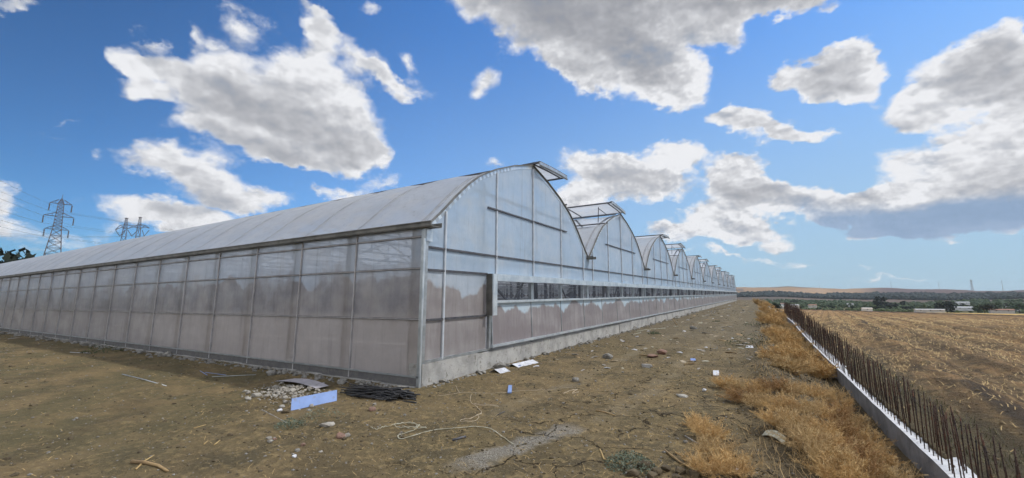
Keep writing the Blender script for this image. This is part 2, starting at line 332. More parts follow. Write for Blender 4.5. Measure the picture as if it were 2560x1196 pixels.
M['white'] = pm('white_coated_sheet', (.70, .72, .77), (.52, .53, .56), .45, 5, c3=(.34, .31, .27))
M['blue_bit'] = pm('blue_plastic', (.15, .25, .55), (.12, .2, .45), .4, 3)
M['strap'] = pm('off_white_strap', (.50, .49, .39), (.30, .28, .20), .7, 14)
M['twine'] = pm('dirty_twine', (.50, .42, .30), (.36, .29, .2), .8, 8)
M['straw'] = pm('pale_straw', (.50, .36, .16), (.36, .25, .11), .8, 6)
M['wood'] = pm('weathered_wood', (.36, .25, .12), (.24, .16, .08), .8, 6, 0, .3, 40)
M['stone'] = pm('field_stone', (.27, .26, .235), (.18, .17, .15), .9, 7, 0, .6, 30, c3=(.36, .35, .32))
M['stone_pale'] = pm('pale_rubble_stone', (.38, .36, .32), (.22, .20, .17), .9, 7, 0, .5, 30)
M['stone_red'] = pm('reddish_rubble', (.28, .16, .12), (.2, .13, .1), .9, 6, 0, .5, 30)
M['clod'] = pm('soil_clod', (.125, .098, .058), (.075, .058, .036), .95, 8, 0, .6, 30)
M['clod_b'] = pm('stubble_clod', (.20, .145, .08), (.12, .09, .052), .95, 8, 0, .6, 30)
M['weed'] = pm('dry_weed_stems', (.62, .425, .19), (.47, .30, .125), .85, 4, 0, 0, c3=(.66, .52, .30))
M['weed2'] = pm('faded_weed_stems', (.55, .40, .20), (.42, .29, .14), .85, 4, c3=(.6, .46, .25))
M['green'] = pm('weed_leaves', (.075, .10, .045), (.045, .07, .03), .7, 10)
M['green_grey'] = pm('dusty_weed_leaves', (.17, .20, .14), (.10, .13, .09), .7, 10)
M['verge'] = pm('olive_dry_grass', (.14, .125, .065), (.09, .085, .05), .9, 6, c3=(.24, .20, .10))
M['forest'] = pm('dark_forest_foliage', (.028, .045, .040), (.018, .030, .030), .9, .05)
M['tree_a'] = pm('tree_foliage_mid', (.055, .085, .035), (.035, .060, .028), .9, .2)
M['tree_b'] = pm('tree_foliage_light', (.10, .13, .055), (.065, .09, .04), .9, .2)
M['tree_c'] = pm('tree_foliage_dark', (.022, .032, .022), (.015, .022, .016), .9, .2)
M['trunk'] = pm('bark', (.08, .06, .045), None, .9, 2)
M['hwall'] = pm('house_wall', (.58, .55, .50), (.48, .45, .41), .9, .5)
M['hwhite'] = pm('white_shed_sheet', (.60, .61, .62), (.50, .51, .53), .6, .5)
M['hroof'] = pm('tiled_roof', (.34, .19, .13), (.27, .16, .12), .9, .5)
M['hgrey'] = pm('grey_roof', (.48, .49, .50), (.38, .39, .40), .8, .5)
M['glassdark'] = pm('dark_window', (.03, .035, .045), None, .2, 1)

def ground_mat():
    m, q, out = new_mat('bare_earth'); L = m.node_tree.links
    pos = q.n('ShaderNodeNewGeometry').outputs['Position']; x, y, z = q.sep(pos)
    n0 = q.noise(pos, .32, 5, .6); n1 = q.noise(pos, 1.6, 6, .62); n2 = q.noise(pos, 9, 6, .65); n3 = q.noise(pos, 42, 5, .7)
    col = q.mix(q.ss(n0, .36, .62), (.142, .116, .068), (.200, .153, .090))
    col = q.mix(q.ss(n1, .42, .68), col, (.100, .085, .055))
    col = q.mix(q.m('MULTIPLY', q.ss(n2, .48, .68), .75), col, (.31, .24, .13))
    col = q.mix(q.m('MULTIPLY', q.ss(n3, .56, .72), .65), col, (.36, .30, .20))
    col = q.mix(q.m('MULTIPLY', q.ss(n3, .44, .30), .7), col, (.07, .055, .035))
    # olive, straw littered part west of the corner
    ol = q.m('MULTIPLY', q.ss(x, -4.5, -9.0), q.ss(q.noise(pos, .8, 5, .6), .35, .6))
    col = q.mix(q.m('MULTIPLY', ol, .65), col, (.115, .106, .062))
    tan = q.m('MULTIPLY', q.ss(x, -3.5, -6.0), q.ss(q.noise(q.v('MULTIPLY', pos, (.5, 1.2, 1)), .9, 6, .65), .5, .66))
    col = q.mix(q.m('MULTIPLY', tan, .55), col, (.24, .18, .10))
    col = q.mix(q.m('MULTIPLY', q.ss(q.noise(pos, .55, 7, .66), .52, .64), .55), col, (.085, .072, .047))
    # dark loose soil beside the ditch
    dk = q.ss(q.m('ADD', x, q.m('MULTIPLY', q.m('SUBTRACT', n1, .5), 1.6)), -.9, .3)
    col = q.mix(q.m('MULTIPLY', dk, .65), col, (.085, .070, .050))
    # grey far part of the path
    gy = q.m('MULTIPLY', q.ss(q.m('ADD', y, q.m('MULTIPLY', q.m('SUBTRACT', n0, .5), 22)), 10, 24), .6)
    col = q.mix(gy, col, (.150, .135, .105))
    # ash grey crushed stone strip
    A, B = hit(1150, 1165), hit(1425, 1070)
    ax, ay, bx, by = A.x, A.y, B.x, B.y; ln = math.hypot(bx-ax, by-ay); ux, uy = (bx-ax)/ln, (by-ay)/ln
    wob = q.m('MULTIPLY', q.m('SUBTRACT', q.noise(pos, 2.2, 5, .65), .5), .55)
    tt = q.m('ADD', q.m('MULTIPLY', q.m('SUBTRACT', x, ax), ux), q.m('MULTIPLY', q.m('SUBTRACT', y, ay), uy))
    dd = q.m('ABSOLUTE', q.m('ADD', q.m('SUBTRACT', q.m('MULTIPLY', q.m('SUBTRACT', x, ax), uy), q.m('MULTIPLY', q.m('SUBTRACT', y, ay), ux)), wob))
    st = q.m('MULTIPLY', q.ss(dd, .10, .26, 1, 0), q.m('MULTIPLY', q.ss(tt, -.3, .3), q.ss(tt, ln-.1, ln+.25, 1, 0)))
    ash = q.mix(q.ss(q.noise(pos, 60, 3, .7), .4, .65), (.14, .135, .125), (.40, .39, .37))
    col = q.mix(q.m('MULTIPLY', st, .8), col, ash)
    # two faint wheel ruts along the greenhouse
    for rx_ in (-3.6, -2.0):
        wv_ = q.m('MULTIPLY', q.m('SUBTRACT', q.noise(q.comb(0.0, y, 0.0), .25, 2, .5), .5), 1.6)
        rd = q.m('ABSOLUTE', q.m('SUBTRACT', q.m('ADD', x, wv_), rx_))
        rm = q.m('MULTIPLY', q.ss(rd, .10, .28, 1, 0), q.m('MULTIPLY', q.ss(y, 4.5, 7), q.ss(n1, .35, .6)))
        col = q.mix(q.m('MULTIPLY', rm, .5), col, (.26, .22, .155))
    # drying cracks
    wv = q.v('ADD', pos, q.v('SCALE', q.v('SUBTRACT', q.noise(pos, 1.7, 5, .6, 0, 1), (.5, .5, .5)), sc=.9))
    vo = q.n('ShaderNodeTexVoronoi'); vo.feature = 'DISTANCE_TO_EDGE'; vo.inputs['Scale'].default_value = 1.15; vo.voronoi_dimensions = '2D'
    L.new(wv, vo.inputs['Vector'])
    area = q.m('MULTIPLY', q.ss(q.noise(pos, .55, 3, .5), .36, .46), q.ss(x, -4.2, -2.8))
    area = q.m('MULTIPLY', area, q.m('MULTIPLY', q.ss(x, 0, .5, 1, 0), q.ss(y, 9, 13, 1, 0)))
    crack = q.m('MULTIPLY', q.ss(vo.outputs['Distance'], .006, .022, 1, 0), area)
    crack = q.m('MULTIPLY', crack, q.ss(q.noise(pos, 3.0, 3, .6), .40, .5))
    col = q.mix(q.m('MULTIPLY', crack, .9), col, (.025, .018, .012))
    b = q.n('ShaderNodeBsdfPrincipled'); b.inputs['Roughness'].default_value = .95; b.inputs['Specular IOR Level'].default_value = .15
    col = q.mix(1.0, col, (.93, .895, .82), 'MULTIPLY')
    L.new(col, b.inputs['Base Color'])
    h = q.m('SUBTRACT', q.m('ADD', q.m('ADD', q.m('MULTIPLY', n2, .8), q.m('MULTIPLY', n3, .35)), q.m('MULTIPLY', n1, 1.2)), q.m('MULTIPLY', crack, .8))
    bn = q.n('ShaderNodeBump'); bn.inputs['Strength'].default_value = .9; bn.inputs['Distance'].default_value = .06
    L.new(h, bn.inputs['Height']); L.new(bn.outputs[0], b.inputs['Normal'])
    L.new(b.outputs[0], out.inputs[0]); return m
def field_mat():
    m, q, out = new_mat('stubble_soil'); L = m.node_tree.links
    pos = q.n('ShaderNodeNewGeometry').outputs['Position']; x, y, z = q.sep(pos)
    # plough lines run away from the wall at a slant
    u = q.m('ADD', q.m('MULTIPLY', x, .80), q.m('MULTIPLY', y, .60)); v = q.m('SUBTRACT', q.m('MULTIPLY', y, .80), q.m('MULTIPLY', x, .60))
    xs_ = q.m('SUBTRACT', x, q.m('MULTIPLY', y, .10)); rows = q.comb(xs_, q.m('MULTIPLY', y, .16), 0.0)
    r1 = q.noise(rows, 1.1, 6, .62); r2 = q.noise(rows, 5.0, 5, .65); n0 = q.noise(pos, .12, 4, .55); n3 = q.noise(pos, 14, 6, .7)
    n4 = q.noise(pos, 2.6, 6, .68)
    col = q.mix(q.ss(r1, .42, .58), (.31, .195, .095), (.17, .117, .064))
    col = q.mix(q.m('MULTIPLY', q.ss(q.noise(q.comb(xs_, q.m('MULTIPLY', y, .45), 0.0), 1.9, 7, .7), .46, .62), .85), col, (.105, .080, .05))
    col = q.mix(q.m('MULTIPLY', q.ss(r2, .5, .68), .6), col, (.34, .245, .125))
    n5 = q.noise(q.comb(xs_, q.m('MULTIPLY', y, .6), 0.0), 7.5, 8, .78)
    col = q.mix(q.m('MULTIPLY', q.ss(n5, .53, .66), .75), col, (.42, .305, .155))
    col = q.mix(q.m('MULTIPLY', q.ss(n5, .47, .36), .85), col, (.060, .048, .030))
    col = q.mix(q.m('MULTIPLY', q.ss(n0, .45, .6), .4), col, (.33, .20, .08))
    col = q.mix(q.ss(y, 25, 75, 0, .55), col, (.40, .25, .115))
    # furrow lines
    fw_ = q.m('SINE', q.m('ADD', q.m('MULTIPLY', xs_, 7.6), q.m('MULTIPLY', q.m('SUBTRACT', r1, .5), 9.0)))
    col = q.mix(q.m('MULTIPLY', q.ss(q.m('ADD', fw_, q.m('MULTIPLY', q.m('SUBTRACT', n4, .5), 3.5)), .35, 1.1), .6), col, (.085, .062, .038))
    # dark damp tracks
    tr = q.m('MULTIPLY', q.ss(q.m('ABSOLUTE', q.m('SUBTRACT', q.m('ADD', xs_, q.m('MULTIPLY', r1, .9)), 2.75)), .05, .26, 1, 0), q.ss(q.noise(pos, .35, 5, .6), .40, .52))
    col = q.mix(q.m('MULTIPLY', tr, .85), col, (.055, .045, .036))
    ed = q.ss(q.m('ADD', x, q.m('MULTIPLY', q.m('SUBTRACT', n4, .5), 1.8)), 2.2, 3.3, 1, 0)
    col = q.mix(q.m('MULTIPLY', ed, .8), col, (.075, .070, .045))
    # dark ploughed strip then golden field past the crest
    s = q.m('ADD', q.m('ADD', y, q.m('MULTIPLY', x, 1.4)), q.m('MULTIPLY', n0, 10))
    col = q.mix(q.ss(s, 128, 150), col, (.10, .065, .042))
    b = q.n('ShaderNodeBsdfPrincipled'); b.inputs['Roughness'].default_value = .95; b.inputs['Specular IOR Level'].default_value = .15
    L.new(col, b.inputs['Base Color'])
    h = q.m('ADD', q.m('ADD', q.m('MULTIPLY', n4, 1.6), q.m('MULTIPLY', n3, .9)), q.m('ADD', q.m('MULTIPLY', r1, 1.8), q.m('MULTIPLY', r2, .8)))
    bn = q.n('ShaderNodeBump'); bn.inputs['Strength'].default_value = 1; bn.inputs['Distance'].default_value = .12
    L.new(h, bn.inputs['Height']); L.new(bn.outputs[0], b.inputs['Normal'])
    L.new(b.outputs[0], out.inputs[0]); return m
def hills_mat():
    m, q, out = new_mat('distant_farmland'); L = m.node_tree.links
    pos = q.n('ShaderNodeNewGeometry').outputs['Position']; x, y, z = q.sep(pos)
    r = q.m('SQRT', q.m('ADD', q.m('MULTIPLY', x, x), q.m('MULTIPLY', y, y)))
    azd = q.m('MULTIPLY', q.m('ARCTAN2', x, y), 57.3)
    nb = q.noise(pos, .0022, 4, .5)
    rr = q.m('ADD', r, q.m('MULTIPLY', q.m('SUBTRACT', nb, .5), 500))
    vo = q.n('ShaderNodeTexVoronoi'); vo.inputs['Scale'].default_value = 1; vo.inputs['Randomness'].default_value = .9
    L.new(q.v('MULTIPLY', pos, (.0028, .0011, 0)), vo.inputs['Vector'])
    pc = q.sep(vo.outputs['Color'])[0]
    patch = q.mix(q.ss(pc, .3, .36), (.30, .20, .12), (.155, .12, .095))
    patch = q.mix(q.ss(pc, .62, .66), patch, (.35, .24, .15))
    patch = q.mix(q.ss(pc, .84, .88), patch, (.13, .12, .075))
    green = q.mix(q.ss(q.noise(pos, .012, 4, .6), .4, .6), (.085, .10, .045), (.15, .13, .07))
    brown = q.mix(q.ss(q.noise(pos, .006, 4, .6), .4, .6), (.14, .105, .085), (.10, .085, .07))
    col = q.mix(q.ss(rr, 1200, 1350), green, brown)
    col = q.mix(q.ss(rr, 2500, 2620), col, patch)
    east = q.m('MULTIPLY', q.ss(azd, 8, 11), q.ss(r, 2500, 2600)); col = q.mix(east, col, (.12, .085, .080))
    s = q.m('ADD', y, q.m('MULTIPLY', x, 1.4))
    gold = q.m('MULTIPLY', q.ss(s, 215, 235), q.ss(r, 560, 600, 1, 0))
    gold = q.m('MULTIPLY', gold, q.ss(x, 18, 30))
    col = q.mix(q.m('MULTIPLY', q.ss(r, 600, 640, 1, 0), q.ss(x, 5, 20)), col, (.10, .068, .044)); col = q.mix(gold, col, (.48, .32, .12))
    b = q.n('ShaderNodeBsdfPrincipled'); b.inputs['Roughness'].default_value = 1; b.inputs['Specular IOR Level'].default_value = .05
    L.new(col, b.inputs['Base Color']); L.new(b.outputs[0], out.inputs[0]); return m

# ------------------------------------------------------------ mesh helpers
def tag(o, label=None, cat=None, group=None, kind=None):
    if label: o['label'] = label
    if cat: o['category'] = cat
    if group: o['group'] = group
    if kind: o['kind'] = kind
    return o
def link(o, parent=None):
    COL.objects.link(o)
    if parent is not None: o.parent = parent
    return o
def empty(name, loc=(0, 0, 0), rz=0):
    o = bpy.data.objects.new(name, None); o.location = loc; o.rotation_euler = (0, 0, rz); o.empty_display_size = .2; return link(o)
def mesh_np(name, V, F, mats, smooth=False, mi=None):
    me = bpy.data.meshes.new(name); V = np.asarray(V, np.float32); F = np.asarray(F, np.int32)
    me.vertices.add(len(V)); me.vertices.foreach_set('co', V.ravel())
    k = F.shape[1]; me.loops.add(F.size); me.loops.foreach_set('vertex_index', F.ravel())
    me.polygons.add(len(F)); me.polygons.foreach_set('loop_start', np.arange(0, F.size, k, dtype=np.int32)); me.polygons.foreach_set('loop_total', np.full(len(F), k, np.int32))
    if mi is not None: me.polygons.foreach_set('material_index', np.asarray(mi, np.int32))
    me.polygons.foreach_set('use_smooth', np.full(len(F), smooth))
    for m_ in (mats if isinstance(mats, (list, tuple)) else [mats]): me.materials.append(m_)
    me.update(calc_edges=True); me.validate(); return me
class MB:
    def __init__(s): s.v = []; s.f = []; s.mi = []
    def quad(s, a, b, c, d, mi=0):
        k = len(s.v); s.v += [tuple(a), tuple(b), tuple(c), tuple(d)]; s.f.append((k, k+1, k+2, k+3)); s.mi.append(mi)
    def box(s, x0, x1, y0, y1, z0, z1, mi=0):
        k = len(s.v)
        s.v += [(x, y, z) for z in (z0, z1) for y in (y0, y1) for x in (x0, x1)]
        for q in ((0, 2, 3, 1), (4, 5, 7, 6), (0, 1, 5, 4), (2, 6, 7, 3), (0, 4, 6, 2), (1, 3, 7, 5)):
            s.f.append(tuple(k+i for i in q)); s.mi.append(mi)
    def bar(s, a, b, w, h=None, mi=0, up=(0, 0, 1)):
        h = h or w; a = Vector(a); b = Vector(b); d = (b-a).normalized(); u = Vector(up)
        if abs(d.dot(u)) > .98: u = Vector((1, 0, 0))
        sx = d.cross(u).normalized(); sy = sx.cross(d).normalized(); k = len(s.v)
        for p in (a, b):
            for i, j in ((-1, -1), (1, -1), (1, 1), (-1, 1)): s.v.append(tuple(p+sx*i*w/2+sy*j*h/2))
        for q in ((0, 1, 2, 3), (7, 6, 5, 4), (0, 4, 5, 1), (1, 5, 6, 2), (2, 6, 7, 3), (3, 7, 4, 0)):
            s.f.append(tuple(k+i for i in q)); s.mi.append(mi)
    def tube(s, pts, r, n=6, mi=0, taper=None, flat=1.0):
        pts = [Vector(p) for p in pts]; base = len(s.v); prev = Vector((0, 0, 1))
        for i, p in enumerate(pts):
            d = (pts[min(i+1, len(pts)-1)]-pts[max(i-1, 0)]).normalized()
            if abs(d.dot(prev)) > .98: prev = Vector((1, 0, 0)) if abs(d.x) < .9 else Vector((0, 1, 0))
            sx = d.cross(prev).normalized(); sy = sx.cross(d).normalized()
            rr = r*(1+(taper-1)*i/(len(pts)-1)) if taper is not None else r
            for k in range(n):
                t = 2*math.pi*k/n; s.v.append(tuple(p+sx*math.cos(t)*rr+sy*math.sin(t)*rr*flat))
        for i in range(len(pts)-1):
            for k in range(n):
                a = base+i*n+k; b = base+i*n+(k+1) % n; s.f.append((a, b, b+n, a+n)); s.mi.append(mi)
        s.f.append(tuple(base+k for k in range(n))[::-1]); s.mi.append(mi); s.f.append(tuple(base+(len(pts)-1)*n+k for k in range(n))); s.mi.append(mi)
    def sheet(s, P, t=.004, mi=0):
        """grid of points P[i][j] given thickness t (closed slab)"""
        P = [[Vector(p) for p in row] for row in P]; ni, nj = len(P), len(P[0]); base = len(s.v); off = []
        for i in range(ni):
            for j in range(nj):
                du = P[min(i+1, ni-1)][j]-P[max(i-1, 0)][j]; dv = P[i][min(j+1, nj-1)]-P[i][max(j-1, 0)]
                n_ = du.cross(dv).normalized(); s.v.append(tuple(P[i][j])); off.append(tuple(P[i][j]-n_*t))
        s.v += off; c = ni*nj; id_ = lambda i, j: base+i*nj+j
        def fa(*q): s.f.append(tuple(q)); s.mi.append(mi)
        for i in range(ni-1):
            for j in range(nj-1):
                q = (id_(i, j), id_(i+1, j), id_(i+1, j+1), id_(i, j+1)); fa(*q); fa(*(k+c for k in q[::-1]))
        for i in range(ni-1):
            fa(id_(i, 0), id_(i, 0)+c, id_(i+1, 0)+c, id_(i+1, 0)); fa(id_(i+1, nj-1), id_(i+1, nj-1)+c, id_(i, nj-1)+c, id_(i, nj-1))
        for j in range(nj-1):
            fa(id_(0, j+1), id_(0, j+1)+c, id_(0, j)+c, id_(0, j)); fa(id_(ni-1, j), id_(ni-1, j)+c, id_(ni-1, j+1)+c, id_(ni-1, j+1))
    def shear(s):
        s.v = [(x, y, z+GS*(y-AY)+SS*min(x+PX, 0)) for x, y, z in s.v]; return s
    def mesh(s, name, mats, smooth=False):
        me = bpy.data.meshes.new(name); me.from_pydata(s.v, [], s.f)
        for m_ in (mats if isinstance(mats, (list, tuple)) else [mats]): me.materials.append(m_)
        for p, i in zip(me.polygons, s.mi): p.material_index = i; p.use_smooth = smooth
        me.update(); return me
    def build(s, name, mats, parent=None, smooth=False, loc=(0, 0, 0)):
        o = bpy.data.objects.new(name, s.mesh(name, mats, smooth)); o.location = loc; return link(o, parent)
def inst(name, me, parent=None, loc=(0, 0, 0), rot=(0, 0, 0), sc=1.0):
    o = bpy.data.objects.new(name, me); o.location = loc; o.rotation_euler = rot
    o.scale = (sc,)*3 if not hasattr(sc, '__len__') else sc
    return link(o, parent)
def copy_tree(o, parent=None):
    c = o.copy(); COL.objects.link(c); c.parent = parent
    for ch in list(o.children): copy_tree(ch, c)
    return c

# ------------------------------------------------------------ terrain meshes
def terrain():
    azs = np.concatenate([np.arange(-180, -95, 6.0), np.arange(-95, -86, .6), np.arange(-86, 26, .2), np.arange(26, 42, .6), np.arange(42, 181, 6.0)])
    azs[-1] = 180
    rs = [.35]
    while rs[-1] < 6500: rs.append(rs[-1]*(1.011 if rs[-1] < 60 else 1.02))
    rs = np.array(rs); A, Rr = np.meshgrid(np.radians(azs), rs)
    X = np.sin(A)*Rr; Y = np.cos(A)*Rr; Z = G(X, Y)
    V = np.stack([X, Y, Z], -1).reshape(-1, 3); na = len(azs); nr = len(rs)
    i, j = np.meshgrid(np.arange(nr-1), np.arange(na-1), indexing='ij'); i = i.ravel(); j = j.ravel()
    F = np.stack([i*na+j, i*na+j+1, (i+1)*na+j+1, (i+1)*na+j], -1)[:, ::-1]
    cx = V[F][:, :, 0].mean(1); cy = V[F][:, :, 1].mean(1); r = np.hypot(cx, cy)
    far = (r > 420) | ((cx >= 1.55) & (cy+1.4*cx > 175)) | ((cx < 1.55) & (cy > 150))
    fld = (cx >= 1.55) & ~far; gr = ~fld & ~far
    for name, mask, mt in (('ground', gr, ground_mat()), ('field', fld, field_mat()), ('hills', far, hills_mat())):
        f = F[mask]; u, inv = np.unique(f, return_inverse=True)
        o = bpy.data.objects.new(name, mesh_np(name, V[u], inv.reshape(-1, 4), mt, True)); link(o); o['kind'] = 'structure'
terrain()

# ------------------------------------------------------------ greenhouse
gh = empty('greenhouse', (-PX, AY, 0)); tag(gh, 'long multi span plastic greenhouse with twelve arched bays and open ridge vents', 'greenhouse')
gh.location = (0, 0, 0)
HG = 3.27
ARC = [(0, 3.27), (.02, 3.42), (.05, 3.66), (.1, 4.10), (.15, 4.50), (.2, 4.83), (.28, 5.20), (.38, 5.56), (.5, 5.88)]
def arc(t):
    t = t if t <= .5 else 1-t
    return float(np.interp(t, [a for a, _ in ARC], [z for _, z in ARC]))
ts = [0, .01, .02, .035, .05, .075, .1, .125, .15, .175, .2, .24, .28, .33, .38, .44, .5]
tall = ts+[1-t for t in ts[::-1][1:]]
XE = -PX-BAY*NBAY
def dup_span(o, k, shift=0.0): # copy k spans further along
    c = o.copy(); COL.objects.link(c); c.parent = o.parent; c.location = (o.location.x, o.location.y+SPAN*k, o.location.z+GS*SPAN*k); return c
# roof films, one mesh per kind of span
def roof_mesh(t0, t1):
    b = MB(); tt = [t for t in tall if t0-1e-6 <= t <= t1+1e-6]; nx = NBAY*8; P = []
    for i in range(nx+1):
        fx = i/nx*NBAY; sag = .07*abs(math.sin(math.pi*fx))**.75
        P.append([(-PX+.04-fx*BAY, AY+SPAN*t, arc(t)-sag*(math.sin(math.pi*min(1, max(0, t)))**.3 if 0 < t < 1 else 0)) for t in tt])
    b.sheet(P, .006); return b.shear()
roofA, roofA2 = roof_mesh(0, .5), roof_mesh(.76, 1); roofB, roofB2 = roof_mesh(0, .24), roof_mesh(.5, 1)
def join(a, b):
    k = len(a.v); a.v += b.v; a.f += [tuple(i+k for i in f) for f in b.f]; a.mi += b.mi; return a
meR = [join(roofA, roofA2).mesh('roof', M['roof'], True), join(roofB, roofB2).mesh('roof', M['roof'], True)]
# gable film above the vent band
def gable(first):
    b = MB(); xs = -PX; prof = [(t*SPAN, arc(t)-.03) for t in tall]
    zb = 2.35
    P = [[(xs, AY+y, zb) for y, z in prof], [(xs, AY+y, z) for y, z in prof]]
    b.sheet(P, .008); b.shear(); return b.mesh('gable_wall', M['gable'])
meG = gable(True)
def trim():
    b = MB(); prof = [(t*SPAN, arc(t)) for t in np.linspace(0, 1, 113)]
    prof = [(y, arc(y/SPAN)) for y, _ in prof]
    for i, ((y0, z0), (y1, z1)) in enumerate(zip(prof[:-1], prof[1:])):
        dash = 1 if (i % 2 and i < 40) else 0  # punched strip alternates two zinc tones
        d = Vector((0, y1-y0, z1-z0)).normalized(); nrm = Vector((0, d.z, -d.y))
        a, c = Vector((-PX, AY+y0, z0)), Vector((-PX, AY+y1, z1))
        b.bar(a+nrm*.055+Vector((.012, 0, 0)), c+nrm*.055+Vector((.012, 0, 0)), .10, .012+.004*dash, dash, up=(1, 0, 0))
    for i in range(0, len(prof)-1): # dark edge tube over the strip
        b.bar((-PX+.03, AY+prof[i][0], prof[i][1]+.015), (-PX+.03, AY+prof[i+1][0], prof[i+1][1]+.015), .05, .035, 2)
    return b.shear().mesh('arch_trim', [M['zinc_bright'], M['zinc'], M['gutter']])
meT = trim()
# ridge vent flaps: odd spans open to the far side, even spans to the near side
def flap(sgn):
    yr, zr = .5*SPAN+.05, 5.97; ye = yr+sgn*2.15; ze = 6.02 if sgn > 0 else 6.10
    fl = lambda u: (yr+(ye-yr)*u, zr+(ze-zr)*u+.02*math.sin(math.pi*u))
    film = MB(); nx = NBAY*2
    film.sheet([[(-PX+.22-(XE*-1-PX)*i/nx, AY+fl(u)[0], fl(u)[1]) for u in np.linspace(0, 1, 6)] for i in range(nx+1)], .006); film.shear()
    fr = MB()
    fr.bar((-PX+.22, AY+yr, zr), (XE, AY+yr, zr), .06, .06, 0)
    fr.bar((-PX+.22, AY+ye, ze-.02), (XE, AY+ye, ze-.02), .05, .06, 0)
    fr.bar((-PX+.1, AY+yr+sgn*1.1, arc(.5+sgn*.115)+.12), (XE, AY+yr+sgn*1.1, arc(.5+sgn*.115)+.12), .035, .035, 0) if sgn < 0 else None
    fr.bar((-PX+.1, AY+yr+sgn*2.45, arc(.5+sgn*.255)+.03), (XE, AY+yr+sgn*2.45, arc(.5+sgn*.255)+.03), .05, .05, 0)
    for n_ in range(0, NBAY+1):
        x = -PX+.02-n_*BAY
        us = np.linspace(0, 1, 5)
        for u0, u1 in zip(us[:-1], us[1:]):
            p0, p1 = fl(u0), fl(u1); fr.bar((x, AY+p0[0], p0[1]-.03), (x, AY+p1[0], p1[1]-.03), .035, .04, 0)
    fr.shear()
    st = MB(); x = -PX-.6; p = fl(.75); yl = yr+sgn*1.72
    st.bar((x, AY+p[0], p[1]-.03), (x, AY+yl, arc(yl/SPAN)-.1), .03, .03, 0)
    st.bar((x, AY+p[0]-sgn*.02, p[1]-.10), (x, AY+yr+sgn*.25, 5.86), .025, .025, 0)
    st.shear()
    e = MB(); us = np.linspace(0, 1, 8)
    for u0, u1 in zip(us[:-1], us[1:]):
        p0, p1 = fl(u0), fl(u1)
        e.bar((-PX+.24, AY+p0[0], p0[1]-.05), (-PX+.24, AY+p1[0], p1[1]-.05), .13, .05, 0, up=(1, 0, 0))
        e.bar((-PX+.27, AY+p0[0], p0[1]-.10), (-PX+.27, AY+p1[0], p1[1]-.10), .03, .03, 1, up=(1, 0, 0))
        e.bar((-PX+.20, AY+p0[0], p0[1]+.025), (-PX+.20, AY+p1[0], p1[1]+.025), .03, .12, 1, up=(1, 0, 0))
    e.shear()
    return film.mesh('flap_film', M['roof'], True), fr.mesh('flap_frame', M['bar_dark']), st.mesh('strut', M['bar_dark']), e.mesh('flap_edge', [M['zinc'], M['gutter']])
FL = [flap(1), flap(-1)]
gutm = MB()
gutm.box(XE, -PX+.30, AY-.17, AY-.155, 3.24, 3.33); gutm.box(XE, -PX+.30, AY+.155, AY+.17, 3.24, 3.33); gutm.box(XE, -PX+.30, AY-.155, AY+.155, 3.225, 3.24)
gutm.box(XE, -PX+.296, AY-.19, AY-.172, 3.318, 3.34)
gutm = gutm.shear().mesh('gutter', M['gutter'])
# glazing bars on the gable
BARS = [.62+2.1*k for k in range(5)]
def gbar(yl, z0, z1, w=.055):
    b = MB(); b.box(-PX+.004, -PX+.045, AY+yl-w/2, AY+yl+w/2, z0, z1); b.box(-PX+.045, -PX+.052, AY+yl-w/4, AY+yl+w/4, z0, z1, 0); return b.shear().mesh('glazing_bar', M['silver'])
for k in range(NSP):
    dzk = GS*SPAN*k; loc = (0, SPAN*k, dzk); r_ = inst('roof', meR[k % 2], gh, loc)
    gw = inst('gable_wall', meG, gh, loc)
    inst('arch_trim', meT, gh, loc)
    rv = inst('ridge_vent', FL[k % 2][0], gh, loc)
    inst('vent_frame', FL[k % 2][1], rv); [inst('strut', FL[k % 2][2], rv, (-BAY*2*j, 0, -SS*BAY*2*j)) for j in range(0, 19 if k < 2 else 6)]; inst('flap_edge', FL[k % 2][3], rv)
_bm = {}
for k in range(NSP):
    for j, yl in enumerate(BARS):
        y0 = yl if k == 0 else yl-.12
        key = (j, k == 0)
        if key not in _bm:
            z0 = .46 if (k == 0 and yl < 2.2) else 2.355
            _bm[key] = gbar(y0, z0, arc(y0/SPAN)-.10)
        inst('glazing_bar', _bm[key], gh, (0, SPAN*k, GS*SPAN*k))
for k in range(NSP+1):
    inst('gutter', gutm, gh, (0, SPAN*k, GS*SPAN*k))
# rails on the gable
YEND = AY+SPAN*NSP
def rail(z, y0, y1, w=.045, mats='bar_dark', x0=.004, x1=.05, name='rail'):
    b = MB(); n_ = max(1, int((y1-y0)/2.4))
    for i in range(n_): b.box(-PX+x0, -PX+x1, AY+y0+(y1-y0)*i/n_, AY+y0+(y1-y0)*(i+1)/n_, z-w/2, z+w/2)
    return b.shear().build(name, M[mats], gh)
rail(2.83, .06, SPAN*NSP)
rail(2.35, .06, 2.29); rail(1.31, .06, 2.29)
for k in range(NSP):
    b = MB(); b.box(-PX+.01, -PX+.056, AY+2.29, AY+7.4, 4.06, 4.10); m_ = b.shear().mesh('short_rail', M['bar_dark']) if k == 0 else m_
    inst('short_rail', m_, gh, (0, SPAN*k, GS*SPAN*k))
# low part of the first gable bay
b = MB(); b.sheet([[(-PX, AY+.05, .45), (-PX, AY+2.29, .45)], [(-PX, AY+.05, 2.35), (-PX, AY+2.29, 2.35)]], .008); b.shear().build('low_wall_panel', M['gable_low'], gh)
rail(.475, .05, 2.4, .05, 'zinc')
